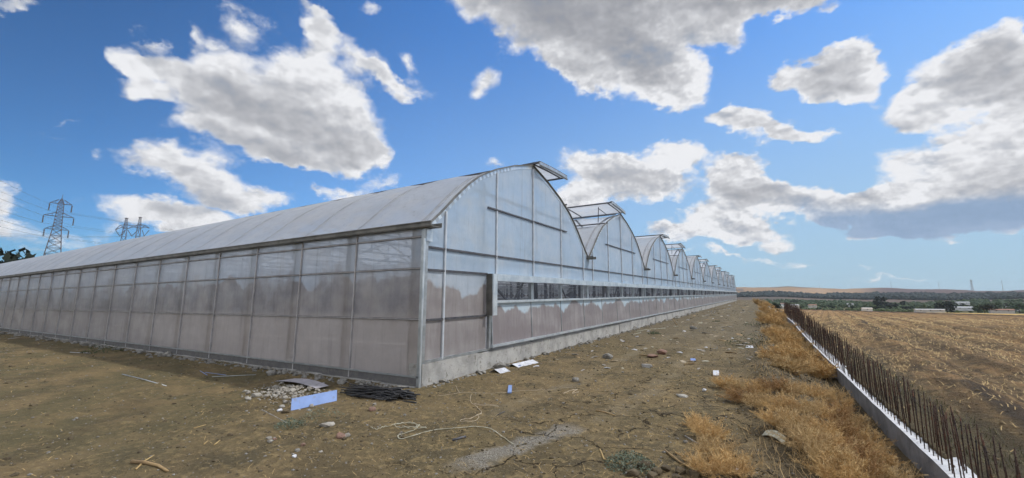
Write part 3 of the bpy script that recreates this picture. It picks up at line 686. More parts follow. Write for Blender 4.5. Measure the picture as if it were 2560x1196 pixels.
# vent band: box end, header, sill, lip, apron, posts
b = MB(); b.box(-PX+.012, -PX+.20, AY+2.29, AY+2.42, 1.31, 2.352); b.box(-PX+.201, -PX+.235, AY+2.285, AY+2.47, 1.31, 2.35, 1); b.box(-PX+.01, -PX+.09, AY+2.33, AY+2.44, .50, 1.31, 2)
b.shear().build('vent_end_box', [M['gutter'], M['zinc_bright'], M['zinc']], gh)
b = MB()
for i in range(48): b.box(-PX+.002, -PX+.24, AY+2.475+(SPAN*NSP-2.475)*i/48, AY+2.475+(SPAN*NSP-2.475)*(i+1)/48, 2.172+.01*math.sin(i*1.9), 2.35+.008*math.sin(i*2.3))
b.shear().build('vent_header', M['zinc_bright'], gh)
rail(1.645, 2.45, SPAN*NSP, .065, 'zinc_bright', .03, .17, 'vent_sill')
rail(.545, 2.42, SPAN*NSP, .06, 'zinc_bright', .03, .16, 'apron_lip')
YA0, YA1 = 2.44, SPAN*NSP
_pan = int((YA1-YA0)/2.1)
pw = (YA1-YA0)/_pan
b = MB(); b.sheet([[(-PX+.10, AY+YA0+.012, .57), (-PX+.10, AY+YA0+pw-.012, .57)], [(-PX+.06, AY+YA0+.012, 1.615), (-PX+.06, AY+YA0+pw-.012, 1.615)]], .01)
apm = b.shear().mesh('apron_panel', M['apron'])
b = MB(); b.bar((-PX+.115, AY+YA0, .57), (-PX+.075, AY+YA0, 1.615), .03, .02); apb = b.shear().mesh('apron_joint', M['zinc'])
for i in range(_pan):
    l_ = (0, pw*i, GS*pw*i); inst('apron_panel', apm, gh, l_); inst('apron_joint', apb, gh, l_)
def vpost(w, yl):
    b = MB(); b.box(-PX-.12, -PX-.02, AY+yl-w/2, AY+yl+w/2, .45, 2.40); return b.shear().mesh('vent_post', M['zinc'])
vpm = [vpost(.16, .0), vpost(.09, 0), vpost(.11, 0)]
for k in range(NSP):
    for j, (yl, w_) in enumerate(((2.7, 1), (4.85, 0), (7.0, 2), (9.1, 1), (9.6, 0))):
        inst('vent_post', vpm[w_], gh, (0, yl+SPAN*k, GS*(yl+SPAN*k)))
gcm = []
for yl, w_ in ((2.15, .16), (4.85, .12), (7.15, .10)):
    b = MB(); b.box(-PX-.13, -PX-.022, AY+yl-w_/2, AY+yl+w_/2, 2.41 if yl > 2.3 else .45, min(arc((yl-w_/2)/SPAN), arc((yl+w_/2)/SPAN))-.16); gcm.append(b.shear().mesh('gable_column', M['inner']))
b = MB(); b.box(-PX-.10, -PX-.03, AY+1.75, AY+7.85, 4.42, 4.50); b.box(-PX-.10, -PX-.03, AY+.2, AY+9.4, 2.62, 2.68); gbm = b.shear().mesh('gable_beam', M['inner'])
for k in range(NSP):
    for q in gcm: inst('gable_column', q, gh, (0, SPAN*k, GS*SPAN*k))
    inst('gable_beam', gbm, gh, (0, SPAN*k, GS*SPAN*k))
bms = []
for (ya, yb) in ((2.5, 3.9), (4.75, 3.9), (7.1, 8.0), (9.0, 8.0)):
    b = MB(); b.bar((-PX-.2, AY+ya, 2.33), (-PX-.2, AY+yb, 1.53), .045, .045); bms.append(b.shear().mesh('cross_brace', M['inner']))
for k in range(NSP):
    for q in bms: inst('cross_brace', q, gh, (0, SPAN*k, GS*SPAN*k))
# foundation under the gable and along the side
b = MB(); n_ = 60
for i in range(n_):
    ya, yb = AY-.02+(SPAN*NSP+.1)*i/n_, AY-.02+(SPAN*NSP+.1)*(i+1)/n_
    jut = .0 if i < 6 else .02*((i*7) % 3)
    b.box(-PX-.3, -PX+.06+jut+.004*(i % 2), ya, yb, -.6, .445-.01*((i*5) % 3))
b.shear(); b.build('foundation', M['concrete'], gh)
b = MB(); b.box(XE, -PX-.02, AY-.035, AY-.012, .01, .19); b.box(XE, -PX-.02, AY-.05, AY-.036, .17, .205, 1); b.shear().build('plinth', [M['plinth'], M['zinc']], gh)
b = MB()
for i in range(160):
    xa = -PX-.05-(BAY*NBAY)*i/160; xb = -PX-.05-(BAY*NBAY)*(i+1)/160
    b.box(xb, xa, AY-.10-.06*random.random(), AY+.2, -.4, .0+.03*random.random())
b.shear().build('side_footing', M['concrete'], gh)
# pale floor cover added inside to brighten the interior
b = MB(); b.sheet([[(x_, AY+.2+(SPAN*NSP-.4)*j/12, .10) for x_ in (XE+.3, (XE-PX)/2, -PX-.35)] for j in range(13)], .01); b.shear().build('added_floor_cover', M['fabric'], gh)
# corner post
b = MB(); b.box(-PX-.06, -PX+.05, AY-.05, AY+.05, -.06, 3.22); b.box(-PX+.03, -PX+.06, AY-.08, AY-.052, -.06, 3.0, 1); b.box(-PX+.052, -PX+.06, AY-.03, AY+.16, 2.95, 3.2, 1)
b.shear().build('corner_post', [M['zinc'], M['zinc_bright']], gh)
# side wall panels, bars and rails
b = MB(); b.sheet([[(-PX-BAY+.01, AY, .19), (-PX-.01, AY, .19)], [(-PX-BAY+.01, AY, 3.25), (-PX-.01, AY, 3.25)]], .008); spm = b.shear().mesh('side_panel', M['side'])
b = MB(); b.box(-PX-BAY-.014, -PX-BAY+.014, AY-.045, AY-.010, .03, 3.2); sbm = b.shear().mesh('side_bar', M['bar_soft'])
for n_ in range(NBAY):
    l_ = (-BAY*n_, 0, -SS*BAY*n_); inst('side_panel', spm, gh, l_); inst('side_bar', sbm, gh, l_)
for z_ in (3.05, 2.38, 1.33):
    b = MB(); b.box(XE, -PX-.07, AY-.040, AY-.009, z_-.02, z_+.02); b.box(XE, -PX-.07, AY-.046, AY-.041, z_-.006, z_+.006, 1); b.shear().build('side_rail', [M['rail_soft'], M['bar_soft']], gh)
# far walls close the building
b = MB(); b.sheet([[(XE, AY+SPAN*t, 0.0) for t in range(NSP+1)], [(XE, AY+SPAN*t, 3.3) for t in range(NSP+1)]], .01); b.shear()
b.build('end_wall', M['gable_low'], gh)
b = MB(); b.sheet([[(x, YEND, .0) for x in (XE, -PX)], [(x, YEND, 3.3) for x in (XE, -PX)]], .01); b.shear(); b.build('far_side_wall', M['gable_low'], gh)
meGf = gable(False)
# inner frame: columns, hoops, lattice ties
b = MB(); b.box(-.08, .08, -.08, .08, 0, 3.22); cm = b.mesh('column', M['inner'])
cols = [(r_, c_) for r_ in range(NSP+1) for c_ in range(NBAY)]
def cpos(r_, c_):
    x = -PX-.32-BAY*c_; y = AY+SPAN*r_+(.105 if r_ == 0 else 0); return x, y, GS*(y-AY)+SS*(x+PX)
cols = sorted(cols, key=lambda q: math.hypot(*cpos(*q)[:2]))
for r_, c_ in cols[:96]: inst('column', cm, gh, cpos(r_, c_))
b = MB()
for r_, c_ in cols[96:]:
    x, y, z = cpos(r_, c_)
    b.box(x-.05, x+.05, y-.05, y+.05, z, z+3.25)
o = b.build('column', M['inner'], gh); o['kind'] = 'stuff'
def frame_mesh():
    b = MB(); x = -PX-.32
    for k in range(NSP):
        y0 = AY+SPAN*k
        # hoop
        for t0, t1 in zip(tall[:-1:2], tall[2::2]): b.bar((x, y0+t0*SPAN, arc(t0)-.045), (x, y0+t1*SPAN, arc(t1)-.045), .085, .05)
        b.bar((x, y0, 3.2), (x, y0+SPAN, 3.2), .06, .05); b.bar((x, y0, 4.35), (x, y0+SPAN*.01, 4.35), .01) if False else None
        b.bar((x, y0, 2.72), (x, y0+SPAN, 2.72), .04, .04)
        for j in range(8):
            ya = y0+SPAN*j/8; b.bar((x, ya, 3.2 if j % 2 else 2.72), (x, ya+SPAN/8, 2.72 if j % 2 else 3.2), .03, .03)
        b.bar((x, y0+SPAN*.12, 4.2), (x, y0+SPAN*.88, 4.2), .045, .045)
        b.bar((x, y0+SPAN*.26, 3.2), (x, y0+SPAN*.26, 5.05), .04, .04); b.bar((x, y0+SPAN*.74, 3.2), (x, y0+SPAN*.74, 5.05), .04, .04)
    return [(xx, yy, zz+GS*(yy-AY)) for xx, yy, zz in b.v], b
vv, b = frame_mesh(); b.v = vv; fm = b.mesh('hoop_frame', M['inner_light'])
for n_ in range(NBAY): inst('hoop_frame', fm, gh, (-BAY*n_, 0, -SS*BAY*n_))
b = MB()
for k in range(NSP*2):
    for z_ in (1.55, 2.1, 2.5): b.box(XE, -PX-.35, AY+SPAN*k/2+.3, AY+SPAN*k/2+.325, z_, z_+.02)
b.shear().build('crop_wires', M['zinc'], gh)
b = MB()  # dark bench line far inside
for i in range(90): b.box(-PX-50-.3, -PX-50, AY+1+i*1.25, AY+1.75+i*1.25, .95, 1.35)
b.shear().build('inner_bench', M['bar_dark'], gh)

# ------------------------------------------------------------ low wall with starter bars
wl = empty('retaining_wall', (1.45, 6, 0)); tag(wl, 'low concrete wall with a row of rusty upright bars dividing path from field', 'wall')
wl.location = (0, 0, 0)
WX0, WX1, WY0, WY1 = 1.45, 1.70, 1.0, 47.0
def wallx(y): return 0.0
b = MB(); n_ = 92
P = []
for i in range(n_+1):
    y = WY0+(WY1-WY0)*i/n_; w_ = .012*math.sin(i*1.7)
    P.append((WX0, WX1+w_, y, zwall(y)))
for (a0, a1, y0, z0), (c0, c1, y1, z1) in zip(P[:-1], P[1:]):
    b.quad((a0, y0, z0-.7), (a0, y0, z0), (c0, y1, z1), (c0, y1, z1-.7)); b.quad((a1, y0, z0), (a1, y0, z0-.7), (c1, y1, z1-.7), (c1, y1, z1))
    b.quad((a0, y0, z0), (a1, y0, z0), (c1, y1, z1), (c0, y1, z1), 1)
b.quad((WX0, WY0, zwall(WY0)-.7), (WX1, WY0, zwall(WY0)-.7), (WX1, WY0, zwall(WY0)), (WX0, WY0, zwall(WY0))); b.quad((WX1, WY1, zwall(WY1)-.7), (WX0, WY1, zwall(WY1)-.7), (WX0, WY1, zwall(WY1)), (WX1, WY1, zwall(WY1)))
b.v = [(x, y, z+(.005*math.sin(y*5.1)+.003*math.sin(y*13.7) if z > zwall(y)-.3 else 0)) for x, y, z in b.v]
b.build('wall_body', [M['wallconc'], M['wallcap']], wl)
def rebar_mesh(seed, L_):
    rr = random.Random(seed); b = MB(); a = rr.uniform(-.015, .015); c = rr.uniform(-.02, .02)
    b.tube([(0, 0, -.03), (a*.4, c*.4, L_*.5), (a*1.1, c*1.1, L_)], .0055, 6)
    for i in range(int(L_/.06)):
        z = .03+i*.06; b.tube([(a*z/L_, c*z/L_, z), (a*z/L_, c*z/L_, z+.012)], .0068, 6)
    return b.mesh('rebar', M['rust'], True)
rbm = [rebar_mesh(i, .50+.03*(i % 4)) for i in range(8)]
bars = []
y = 3.0
while y < 46:
    for row, xo in enumerate((.05, .19)):
        bars.append((WX0+xo+random.uniform(-.012, .012), y+random.uniform(-.03, .03)+row*.07, random.random()))
    y += random.choice((.11, .14, .165, .20))
bars.sort(key=lambda q: q[1]); vis = [q for q in bars if q[1] > 5.0]
for (x, yy, u) in vis[:98]:
    inst('rebar', rbm[int(u*8)], wl, (x, yy, zwall(yy)), (random.uniform(-.018, .018), random.uniform(-.018, .018), u*6), (1, 1, min(2.0, 1+.045*(yy-6))))
b = MB()
for (x, yy, u) in vis[98:]+[q for q in bars if q[1] <= 5.0]:
    L_ = (.50+.03*int(u*4))*min(2.0, 1+.045*(yy-6)); b.tube([(x, yy, zwall(yy)-.03), (x+(u-.5)*.05, yy+.01, zwall(yy)+L_)], (.0055 if yy > 20 else .006), 5)
o = b.build('rebar', M['rust'], wl); o['kind'] = 'stuff'

# ------------------------------------------------------------ pylons and wires
def lattice(b, p0, p1, w0, w1, n_, t=.18, yaw=0.0):
    ca, sa = math.cos(yaw), math.sin(yaw)
    def cr(u, i):
        w = w0+(w1-w0)*u; ix, iy = ((-1, -1), (1, -1), (1, 1), (-1, 1))[i]; x, y = ix*w/2, iy*w/2
        p = Vector(p0).lerp(Vector(p1), u); return p+Vector((x*ca-y*sa, x*sa+y*ca, 0))
    for i in range(4):
        b.bar(cr(0, i), cr(1, i), t)
        for k in range(n_):
            a, c = k/n_, (k+1)/n_; j = (i+1) % 4
            b.bar(cr(a, i), cr(c, j), t*.55); b.bar(cr(a, j), cr(c, i), t*.55); b.bar(cr(c, i), cr(c, j), t*.55)
def at_range(px, py, d):
    v = ray(px, py); s = d/math.hypot(v[0], v[1]); return Vector((v[0]*s, v[1]*s, CAMH+v[2]*s))
D1 = 230.0; base = at_range(153, 510, D1); gz = float(G(base.x, base.y))
py1 = empty('power_pylon', (base.x, base.y, gz)); tag(py1, 'tall lattice pylon with three tiers of arms rising behind the greenhouse roof', 'pylon')
def zz(y_, x_=152): return at_range(x_, y_, D1).z-gz
zt_, z1_, z2_, z3_, zb_ = zz(487), zz(510), zz(542), zz(575), zz(637)
yw = R(-78+90)
ax_ = Vector((math.cos(math.atan2(base.y, base.x)+math.pi/2), math.sin(math.atan2(base.y, base.x)+math.pi/2), 0))
b = MB(); yaw_ = math.atan2(ax_.y, ax_.x)
wb = 6.4
lattice(b, (0, 0, -1), (0, 0, zb_), wb, 4.2, 4, .22, yaw_); lattice(b, (0, 0, zb_), (0, 0, z3_), 4.2, 2.3, 4, .2, yaw_); lattice(b, (0, 0, z3_), (0, 0, z1_), 2.3, 1.5, 8, .17, yaw_); lattice(b, (0, 0, z1_), (0, 0, zt_-1.5), 1.5, .25, 3, .15, yaw_); b.bar((0, 0, zt_-1.5), (0, 0, zt_), .12)
b.build('tower', M['pylon'], py1)
ends = []
for zc, hw in ((z1_, 2.9), (z2_, 3.9), (z3_, 3.1)):
    for sg in (-1, 1):
        b = MB(); tip = ax_*hw*sg+Vector((0, 0, zc)); perp = Vector((-ax_.y, ax_.x, 0))
        for q in (-.6, .6):
            b.bar(ax_*sg*.8+perp*q+Vector((0, 0, zc)), tip, .15); b.bar(ax_*sg*.7+perp*q+Vector((0, 0, zc+1.5)), tip, .13)
        for u in (.33, .66):
            lo_p = (ax_*sg*.8+Vector((0, 0, zc))).lerp(tip, u); b.bar(lo_p, (ax_*sg*.7+Vector((0, 0, zc+1.5))).lerp(tip, u), .1)
        arm = b.build('cross_arm', M['pylon'], py1)
        b = MB(); b.tube([tip, tip-Vector((0, 0, .3))], .06)
        for i in range(10): b.tube([tip-Vector((0, 0, .3+i*.26)), tip-Vector((0, 0, .5+i*.26))], .2, 6)
        b.build('insulator', M['pylon'], arm); ends.append(Vector((base.x, base.y, gz))+tip-Vector((0, 0, 3)))
D2 = 340.0; base2 = at_range(334, 700, D2); gz2 = float(G(base2.x, base2.y)); g2 = Vector((base2.x, base2.y, gz2))
py2 = empty('portal_pylon', g2); tag(py2, 'distant twin legged pylon with one wide arm and hanging V insulators', 'pylon')
L2 = lambda x, y: at_range(x, y, D2)-g2
b = MB(); ax2 = (L2(370, 600)-L2(300, 600)).normalized(); ya2 = math.atan2(ax2.y, ax2.x)
for cx_, top in ((316.6, 546), (351, 544)):
    t_ = L2(cx_, top); f_ = Vector((t_.x, t_.y, -1)); mid = L2(cx_, 570); mid.x, mid.y = t_.x, t_.y
    lattice(b, f_+ax2*(-.5 if cx_ < 330 else .5), mid, 4.2, 1.7, 9, .26, ya2); lattice(b, mid, t_-Vector((0, 0, .4)), 1.7, .8, 3, .22, ya2); b.box(t_.x-.9, t_.x+.9, t_.y-.6, t_.y+.6, t_.z-.3, t_.z+.1)
b.build('tower', M['pylon'], py2)
b = MB(); pl = [L2(288, 575), L2(300, 564), L2(316, 562), L2(334, 565), L2(351, 562), L2(362, 564), L2(374, 571)]; ql = [L2(290, 575), L2(303, 569), L2(316, 573), L2(334, 568), L2(351, 572), L2(362, 568), L2(373, 571)]
for l_ in (pl, ql):
    for a_, c_ in zip(l_[:-1], l_[1:]): b.bar(a_, c_, .3)
for i in range(6): b.bar(pl[i], ql[i+1], .18); b.bar(ql[i], pl[i+1], .18)
b.build('cross_arm', M['pylon'], py2)
for xa, xb, xm in ((289, 312, 299.5), (320, 347, 329), (356, 373, 360)):
    b = MB(); b.bar(L2(xa, 576), L2(xm, 591), .32); b.bar(L2(xb, 576 if xb != 347 else 574), L2(xm, 591), .32); b.build('insulator', M['pylon'], py2)
def wire(pts, label):
    out = []
    for a_, c_ in zip(pts[:-1], pts[1:]):
        for i in range(12):
            u = i/12; p = Vector(a_).lerp(Vector(c_), u); p.z -= 4*u*(1-u)*(Vector(a_)-Vector(c_)).length*.018; out.append(p)
    out.append(Vector(pts[-1])); b = MB(); b.tube(out, .03, 4); o = b.build('power_line', M['wire']); tag(o, label, 'power line', 'power lines strung from the pylons')
tiers = ['top', 'top', 'middle', 'middle', 'lowest', 'lowest']
away = Vector((-1, .05, 0)); perp1 = Vector((-ax_.y, ax_.x, 0))
for i, e_ in enumerate(ends):
    far_ = e_+Vector((-ax_.y, ax_.x, 0))*260+ax_*60; far_.z = e_.z+4
    near_ = e_-ax_*330-perp1*40; near_.z = e_.z+2
    wire([near_, e_, far_], 'thin wire hung from the %s %s arm of the three tier pylon' % ('left' if i % 2 == 0 else 'right', tiers[i]))
for i, (xm, nm) in enumerate(((299.5, 'left'), (329, 'middle'), (360, 'right'))):
    e_ = at_range(xm, 591, D2); w_ = at_range(-60, 578+i*5, 330+i*10); wire([w_, e_], 'thin wire running left from the %s insulator of the twin legged pylon' % nm)

# ------------------------------------------------------------ plants and stones
def strands(n_main, n_sub, n_tw, size, seed, up=.55, flat=.75, w=.0035):
    rg = np.random.default_rng(seed); V = []; F = []
    def strip(a, b_, w0, w1):
        d = b_-a; s_ = np.cross(d, rg.normal(size=3)); s_ /= np.linalg.norm(s_)+1e-9
        k = len(V); V.extend([a-s_*w0, a+s_*w0, b_+s_*w1, b_-s_*w1]); F.append((k, k+1, k+2, k+3))
    for i in range(n_main):
        th = rg.uniform(0, 2*np.pi); u = rg.uniform(.05, 1); d = np.array([np.cos(th)*(1-u*up), np.sin(th)*(1-u*up), .25+u*flat]); d /= np.linalg.norm(d)
        L_ = size*rg.uniform(.6, 1.0); p0 = rg.normal(size=3)*size*.12; p0[2] = 0
        p1 = p0+d*L_*.5; d2 = d+rg.normal(size=3)*.25; d2 /= np.linalg.norm(d2); p2 = p1+d2*L_*.5
        strip(p0, p1, w*1.4, w*1.1); strip(p1, p2, w*1.1, w*.6)
        for j in range(n_sub):
            u_ = rg.uniform(.25, 1); q = p0+(p1-p0)*min(1, 2*u_) if u_ < .5 else p1+(p2-p1)*(2*u_-1)
            e = d+rg.normal(size=3)*.65; e[2] = abs(e[2])*.8+.1; e /= np.linalg.norm(e); l_ = size*rg.uniform(.12, .3)
            r_ = q+e*l_; strip(q, r_, w*.8, w*.5)
            for k_ in range(n_tw):
                uu = rg.uniform(.2, 1); q2 = q+(r_-q)*uu; e2 = e+rg.normal(size=3)*.8; e2 /= np.linalg.norm(e2); strip(q2, q2+e2*size*rg.uniform(.05, .14), w*.75, w*.45)
    V = np.array(V); V[:, 2] = np.maximum(V[:, 2], -.02); return V, np.array(F)
def weed_mesh(mat_, *a, **k): V, F = strands(*a, **k); return mesh_np('dry_weed', V, F, mat_)
M['weed3'] = pm('brown_weed_stems', (.40, .24, .10), (.26, .15, .065), .85, 4, c3=(.5, .34, .16))
WM = [weed_mesh(M[mm], 42, 18, 4, sz, s, w=.0034) for s, mm, sz in ((1, 'weed', .50), (2, 'weed2', .56), (3, 'weed', .44), (4, 'weed3', .52), (9, 'weed2', .48))]
WS = [weed_mesh(M['weed'], 16, 10, 4, .30, s, w=.003) for s in (21, 22)]
WFAR = [weed_mesh(M['weed'], 40, 18, 4, .55, s, w=.007) for s in (31, 32)]+[weed_mesh(M['weed2'], 40, 18, 4, .55, 33, w=.007)]
wi = 0
def put_weed(px, py, scale, kind, label=None, group='dry orange weed clumps by the low wall'):
    global wi
    p = hit(px, py); me = kind[wi % len(kind)]; wi += 1
    o = inst('dry_weed', me, None, (p.x, p.y, p.z-.02), (0, 0, wi*2.1), (scale*random.uniform(.9, 1.1), scale*random.uniform(.9, 1.1), scale*random.uniform(.85, 1.15)))
    tag(o, label or 'dry orange brown weed clump crowded among others beside the low wall', 'weed', group)
ORD = ['first', 'second', 'third', 'fourth', 'fifth', 'sixth', 'seventh', 'eighth', 'ninth', 'tenth', 'eleventh', 'twelfth', 'thirteenth', 'fourteenth', 'fifteenth']
NEAR = [('rearmost', [(1812, 950), (1850, 955), (1895, 965), (1940, 960), (1985, 968), (2030, 972), (2075, 985), (2105, 1005)]), ('second', [(1850, 985), (1900, 1000), (1950, 1010), (2000, 1012), (2050, 1022), (2095, 1035), (2135, 1045)]),
        ('third', [(1945, 1045), (1995, 1055), (2045, 1065), (2095, 1075), (2135, 1085), (2170, 1100)]), ('fourth', [(2015, 1100), (2060, 1105), (2110, 1120), (2160, 1135), (2195, 1150)]), ('front', [(2060, 1150), (2105, 1165), (2150, 1180), (2200, 1195), (2100, 1200), (2235, 1205)])]
for rn, row in NEAR:
    for i, q in enumerate(row): put_weed(q[0], q[1]+20, .64, WM, 'dry orange weed clump, %s from the left in the %s row by the low wall' % (ORD[i], rn))
for q, l_ in (((1745, 1070), 'thin orange weed clump standing alone left of the soil bank'), ((1775, 1100), 'orange weed clump just below the thin lone one'), ((1800, 1150), 'bushy orange weed at the bottom edge by the grey stick'), ((1830, 1185), 'orange weed touching the bottom edge beside the white strip'), ((1770, 1185), 'sparse orange weed at the bottom edge near the clods')):
    put_weed(q[0], q[1], .62, WM[:3], l_, 'loose orange weeds near the bottom edge')
MIDW = [(2035, 880), (2030, 905), (2000, 900), (2015, 860), (2000, 845), (1985, 865), (1975, 840), (1995, 825), (1960, 850), (1965, 820), (1950, 835), (1940, 815), (1955, 800), (1935, 795), (1975, 805), (1920, 810), (1925, 785), (1945, 778), (1905, 795), (1910, 778), (2045, 925), (1975, 885), (1955, 868), (1940, 900), (1965, 925), (1985, 935)]
MIDW += [(1990, 905), (2015, 935), (1960, 790), (1930, 772), (2055, 945), (1945, 850), (1928, 835), (1985, 850)]
MIDW.sort(key=lambda q: -q[1])
for i, q in enumerate(MIDW):
    put_weed(q[0], q[1], .80 if q[1] > 815 else 1.1, WFAR, 'dry weed clump %s of the dense strip along the path edge' % ('in the nearest part' if q[1] > 895 else 'in the near middle part' if q[1] > 855 else 'in the far middle part' if q[1] > 815 else 'in the farthest part'), 'dense strip of dry weeds along the path edge')
put_weed(1897, 762, 2.3, WFAR, 'rounded pale orange weed bush at the far end of the path', None); put_weed(1912, 768, 1.6, WFAR, 'low orange weed bush right of the rounded far one', None)

def stone_mesh(seed, mat_, name='stone', sub=2):
    rg = np.random.default_rng(seed)
    t = (1+5**.5)/2
    V = np.array([(-1, t, 0), (1, t, 0), (-1, -t, 0), (1, -t, 0), (0, -1, t), (0, 1, t), (0, -1, -t), (0, 1, -t), (t, 0, -1), (t, 0, 1), (-t, 0, -1), (-t, 0, 1)], float); V /= np.linalg.norm(V[0])
    F = [(0, 11, 5), (0, 5, 1), (0, 1, 7), (0, 7, 10), (0, 10, 11), (1, 5, 9), (5, 11, 4), (11, 10, 2), (10, 7, 6), (7, 1, 8), (3, 9, 4), (3, 4, 2), (3, 2, 6), (3, 6, 8), (3, 8, 9), (4, 9, 5), (2, 4, 11), (6, 2, 10), (8, 6, 7), (9, 8, 1)]
    for _ in range(sub):
        cache = {}; V = list(V); nf = []
        def mid(a, c):
            k = (min(a, c), max(a, c))
            if k not in cache: m_ = (V[a]+V[c])/2; V.append(m_/np.linalg.norm(m_)); cache[k] = len(V)-1
            return cache[k]
        for a, c, d in F: e, f_, h_ = mid(a, c), mid(c, d), mid(d, a); nf += [(a, e, h_), (c, f_, e), (d, h_, f_), (e, f_, h_)]
        F = nf; V = np.array(V)
    for _ in range(9):   # knock off flat facets
        n_ = rg.normal(size=3); n_ /= np.linalg.norm(n_); dd = rg.uniform(.55, .85); h_ = V@n_; V = V-np.outer(np.maximum(0, h_-dd), n_)
    V = V*np.array([1, rg.uniform(.65, 1), rg.uniform(.5, .75)])+rg.normal(size=V.shape)*.015
    return V, np.array(F)
STV = [stone_mesh(s, None) for s in range(6)]; STL = [stone_mesh(s, None, sub=0) for s in range(5)]; STM_ = [stone_mesh(s+50, None, sub=1) for s in range(5)]
def stone(px, py, wpx, mat_, label, name='stone', cat='stone', seed=0, group=None, fl=1.0):
    p = hit(px, py); d = (p-Vector((0, 0, CAMH))).length; rad = wpx*d/FPX/2
    V, F = STV[seed % 6]; o = inst(name, mesh_np(name, V*np.array([1, 1, fl]), F, mat_, False), None, (p.x, p.y, p.z+rad*.25*fl), (0, 0, seed*1.3), rad)
    return tag(o, label, cat, group)
def scatter(name, pts, sizes, base_meshes, mat_, label, cat, zoff=.2, kind='stuff', smooth=False):
    Vs, Fs = [], []; k = 0
    for i, ((x, y), s_) in enumerate(zip(pts, sizes)):
        V, F = base_meshes[i % len(base_meshes)]; a = i*2.399; R3 = np.array([[math.cos(a), -math.sin(a), 0], [math.sin(a), math.cos(a), 0], [0, 0, 1]])
        z = gz_[i]; Vs.append((V*s_)@R3.T+np.array([x, y, z+s_*zoff])); Fs.append(F+k); k += len(V)
    o = bpy.data.objects.new(name, mesh_np(name, np.concatenate(Vs), np.concatenate(Fs), mat_, smooth)); link(o); return tag(o, label, cat, None, kind)
def polar_pts(n_, az0, az1, r0, r1, rg, bias=1.0):
    a = np.radians(rg.uniform(az0, az1, n_)); r = r0*(r1/r0)**(rg.uniform(0, 1, n_)**bias); return np.sin(a)*r, np.cos(a)*r
rg = np.random.default_rng(5)
def outside(x, y): return ~((x < -PX+.15) & (y > AY-.15)) & ~((x > 1.3) & (x < 1.8))
x, y = polar_pts(8500, -84, 8, 2.3, 60, rg, .85); k = outside(x, y) & (x < 1.3); x, y = x[k], y[k]; gz_ = G(x, y)
scatter('gravel', list(zip(x, y)), np.exp(rg.normal(-5.1, .5, len(x)))*(1+np.hypot(x, y)/16), STL, M['stone'], 'small pale pebbles scattered over the bare earth', 'gravel')
x, y = polar_pts(6500, -84, 8, 2.3, 50, rg, .85); k = outside(x, y) & (x < 1.3); x, y = x[k], y[k]; gz_ = G(x, y)
scatter('soil_clods', list(zip(x, y)), np.exp(rg.normal(-4.6, .5, len(x)))*(1+np.hypot(x, y)/25), STM_, M['clod'], 'small brown clods of dry earth over the path', 'soil', .1)
# clods: dark heap near bottom right and bank beside the ditch
def region(cx_, cy_, rx_, ry_, n_, rg): a = rg.uniform(0, 2*np.pi, n_); r = np.sqrt(rg.uniform(0, 1, n_)); return cx_+np.cos(a)*r*rx_, cy_+np.sin(a)*r*ry_
bx_ = rg.uniform(-.6, 1.3, 2600); by_ = 2.6*(30/2.6)**rg.uniform(0, 1, 2600); k = rg.uniform(0, 1, 2600) < sst(-.6, .3, bx_)+.1; bx_, by_ = bx_[k], by_[k]; gz_ = G(bx_, by_)
scatter('bank_clods', list(zip(bx_, by_)), np.exp(rg.normal(-4.1, .5, len(bx_)))*(1+by_/40), STM_, M['clod'], 'dark loose clods on the soil bank beside the ditch', 'soil', .1)
fx_ = rg.uniform(1.75, 22, 9000)**1.0; fy_ = 3.0*(40/3.0)**rg.uniform(0, 1, 9000); k = fx_ < 1.8+fy_*.75; fx_, fy_ = fx_[k], fy_[k]; gz_ = G(fx_, fy_)
scatter('field_clods', list(zip(fx_, fy_)), np.exp(rg.normal(-4.3, .45, len(fx_)))*(1+fy_/50), STM_, M['clod_b'], 'brown clods turned up across the stubble field', 'soil', .1)
def litter(name, n_, xs, ys, mat_, label, cat, lmin, lmax, wd, lift=.006, stand=0.0, dirb=None):
    V, F = [], []; Z = G(xs, ys)
    for i in range(len(xs)):
        a = rg.uniform(0, 2*np.pi) if dirb is None else dirb+rg.normal()*.5; L_ = rg.uniform(lmin, lmax)*(1+math.hypot(xs[i], ys[i])/30); w_ = wd*(1+math.hypot(xs[i], ys[i])/9); p = np.array([xs[i], ys[i], Z[i]+lift])
        d = np.array([math.cos(a), math.sin(a), rg.uniform(-.05, .3)+stand*rg.uniform(.3, 2.5)]); d /= np.linalg.norm(d); s_ = np.cross(d, [0, 0, 1]); s_ /= np.linalg.norm(s_)+1e-9; k = len(V)
        bend = np.array([rg.normal()*.1, rg.normal()*.1, .06])*L_
        V += [p-s_*w_, p+s_*w_, p+d*L_*.5+bend+s_*w_, p+d*L_*.5+bend-s_*w_, p+d*L_+s_*w_*.3, p+d*L_-s_*w_*.3]; F += [(k, k+1, k+2, k+3), (k+3, k+2, k+4, k+5)]
    o = bpy.data.objects.new(name, mesh_np(name, np.array(V), np.array(F), mat_)); link(o); return tag(o, label, cat, None, 'stuff')
x, y = polar_pts(7000, -84, -20, 2.6, 40, rg, .8); k = outside(x, y) & (x < -2) & (rg.uniform(0, 1, 7000) < (fbm(x*.8, y*.8, 3, 77)+.55)); litter('straw_litter', 0, x[k], y[k], M['straw'], 'bits of pale straw strewn over the earth left of the corner', 'straw', .03, .10, .0016)
x, y = polar_pts(2500, -30, 6, 2.6, 60, rg, .8); k = outside(x, y) & (x < 1.2); litter('path_straw', 0, x[k], y[k], M['straw'], 'bits of straw and twig strewn along the path', 'straw', .03, .12, .0018)
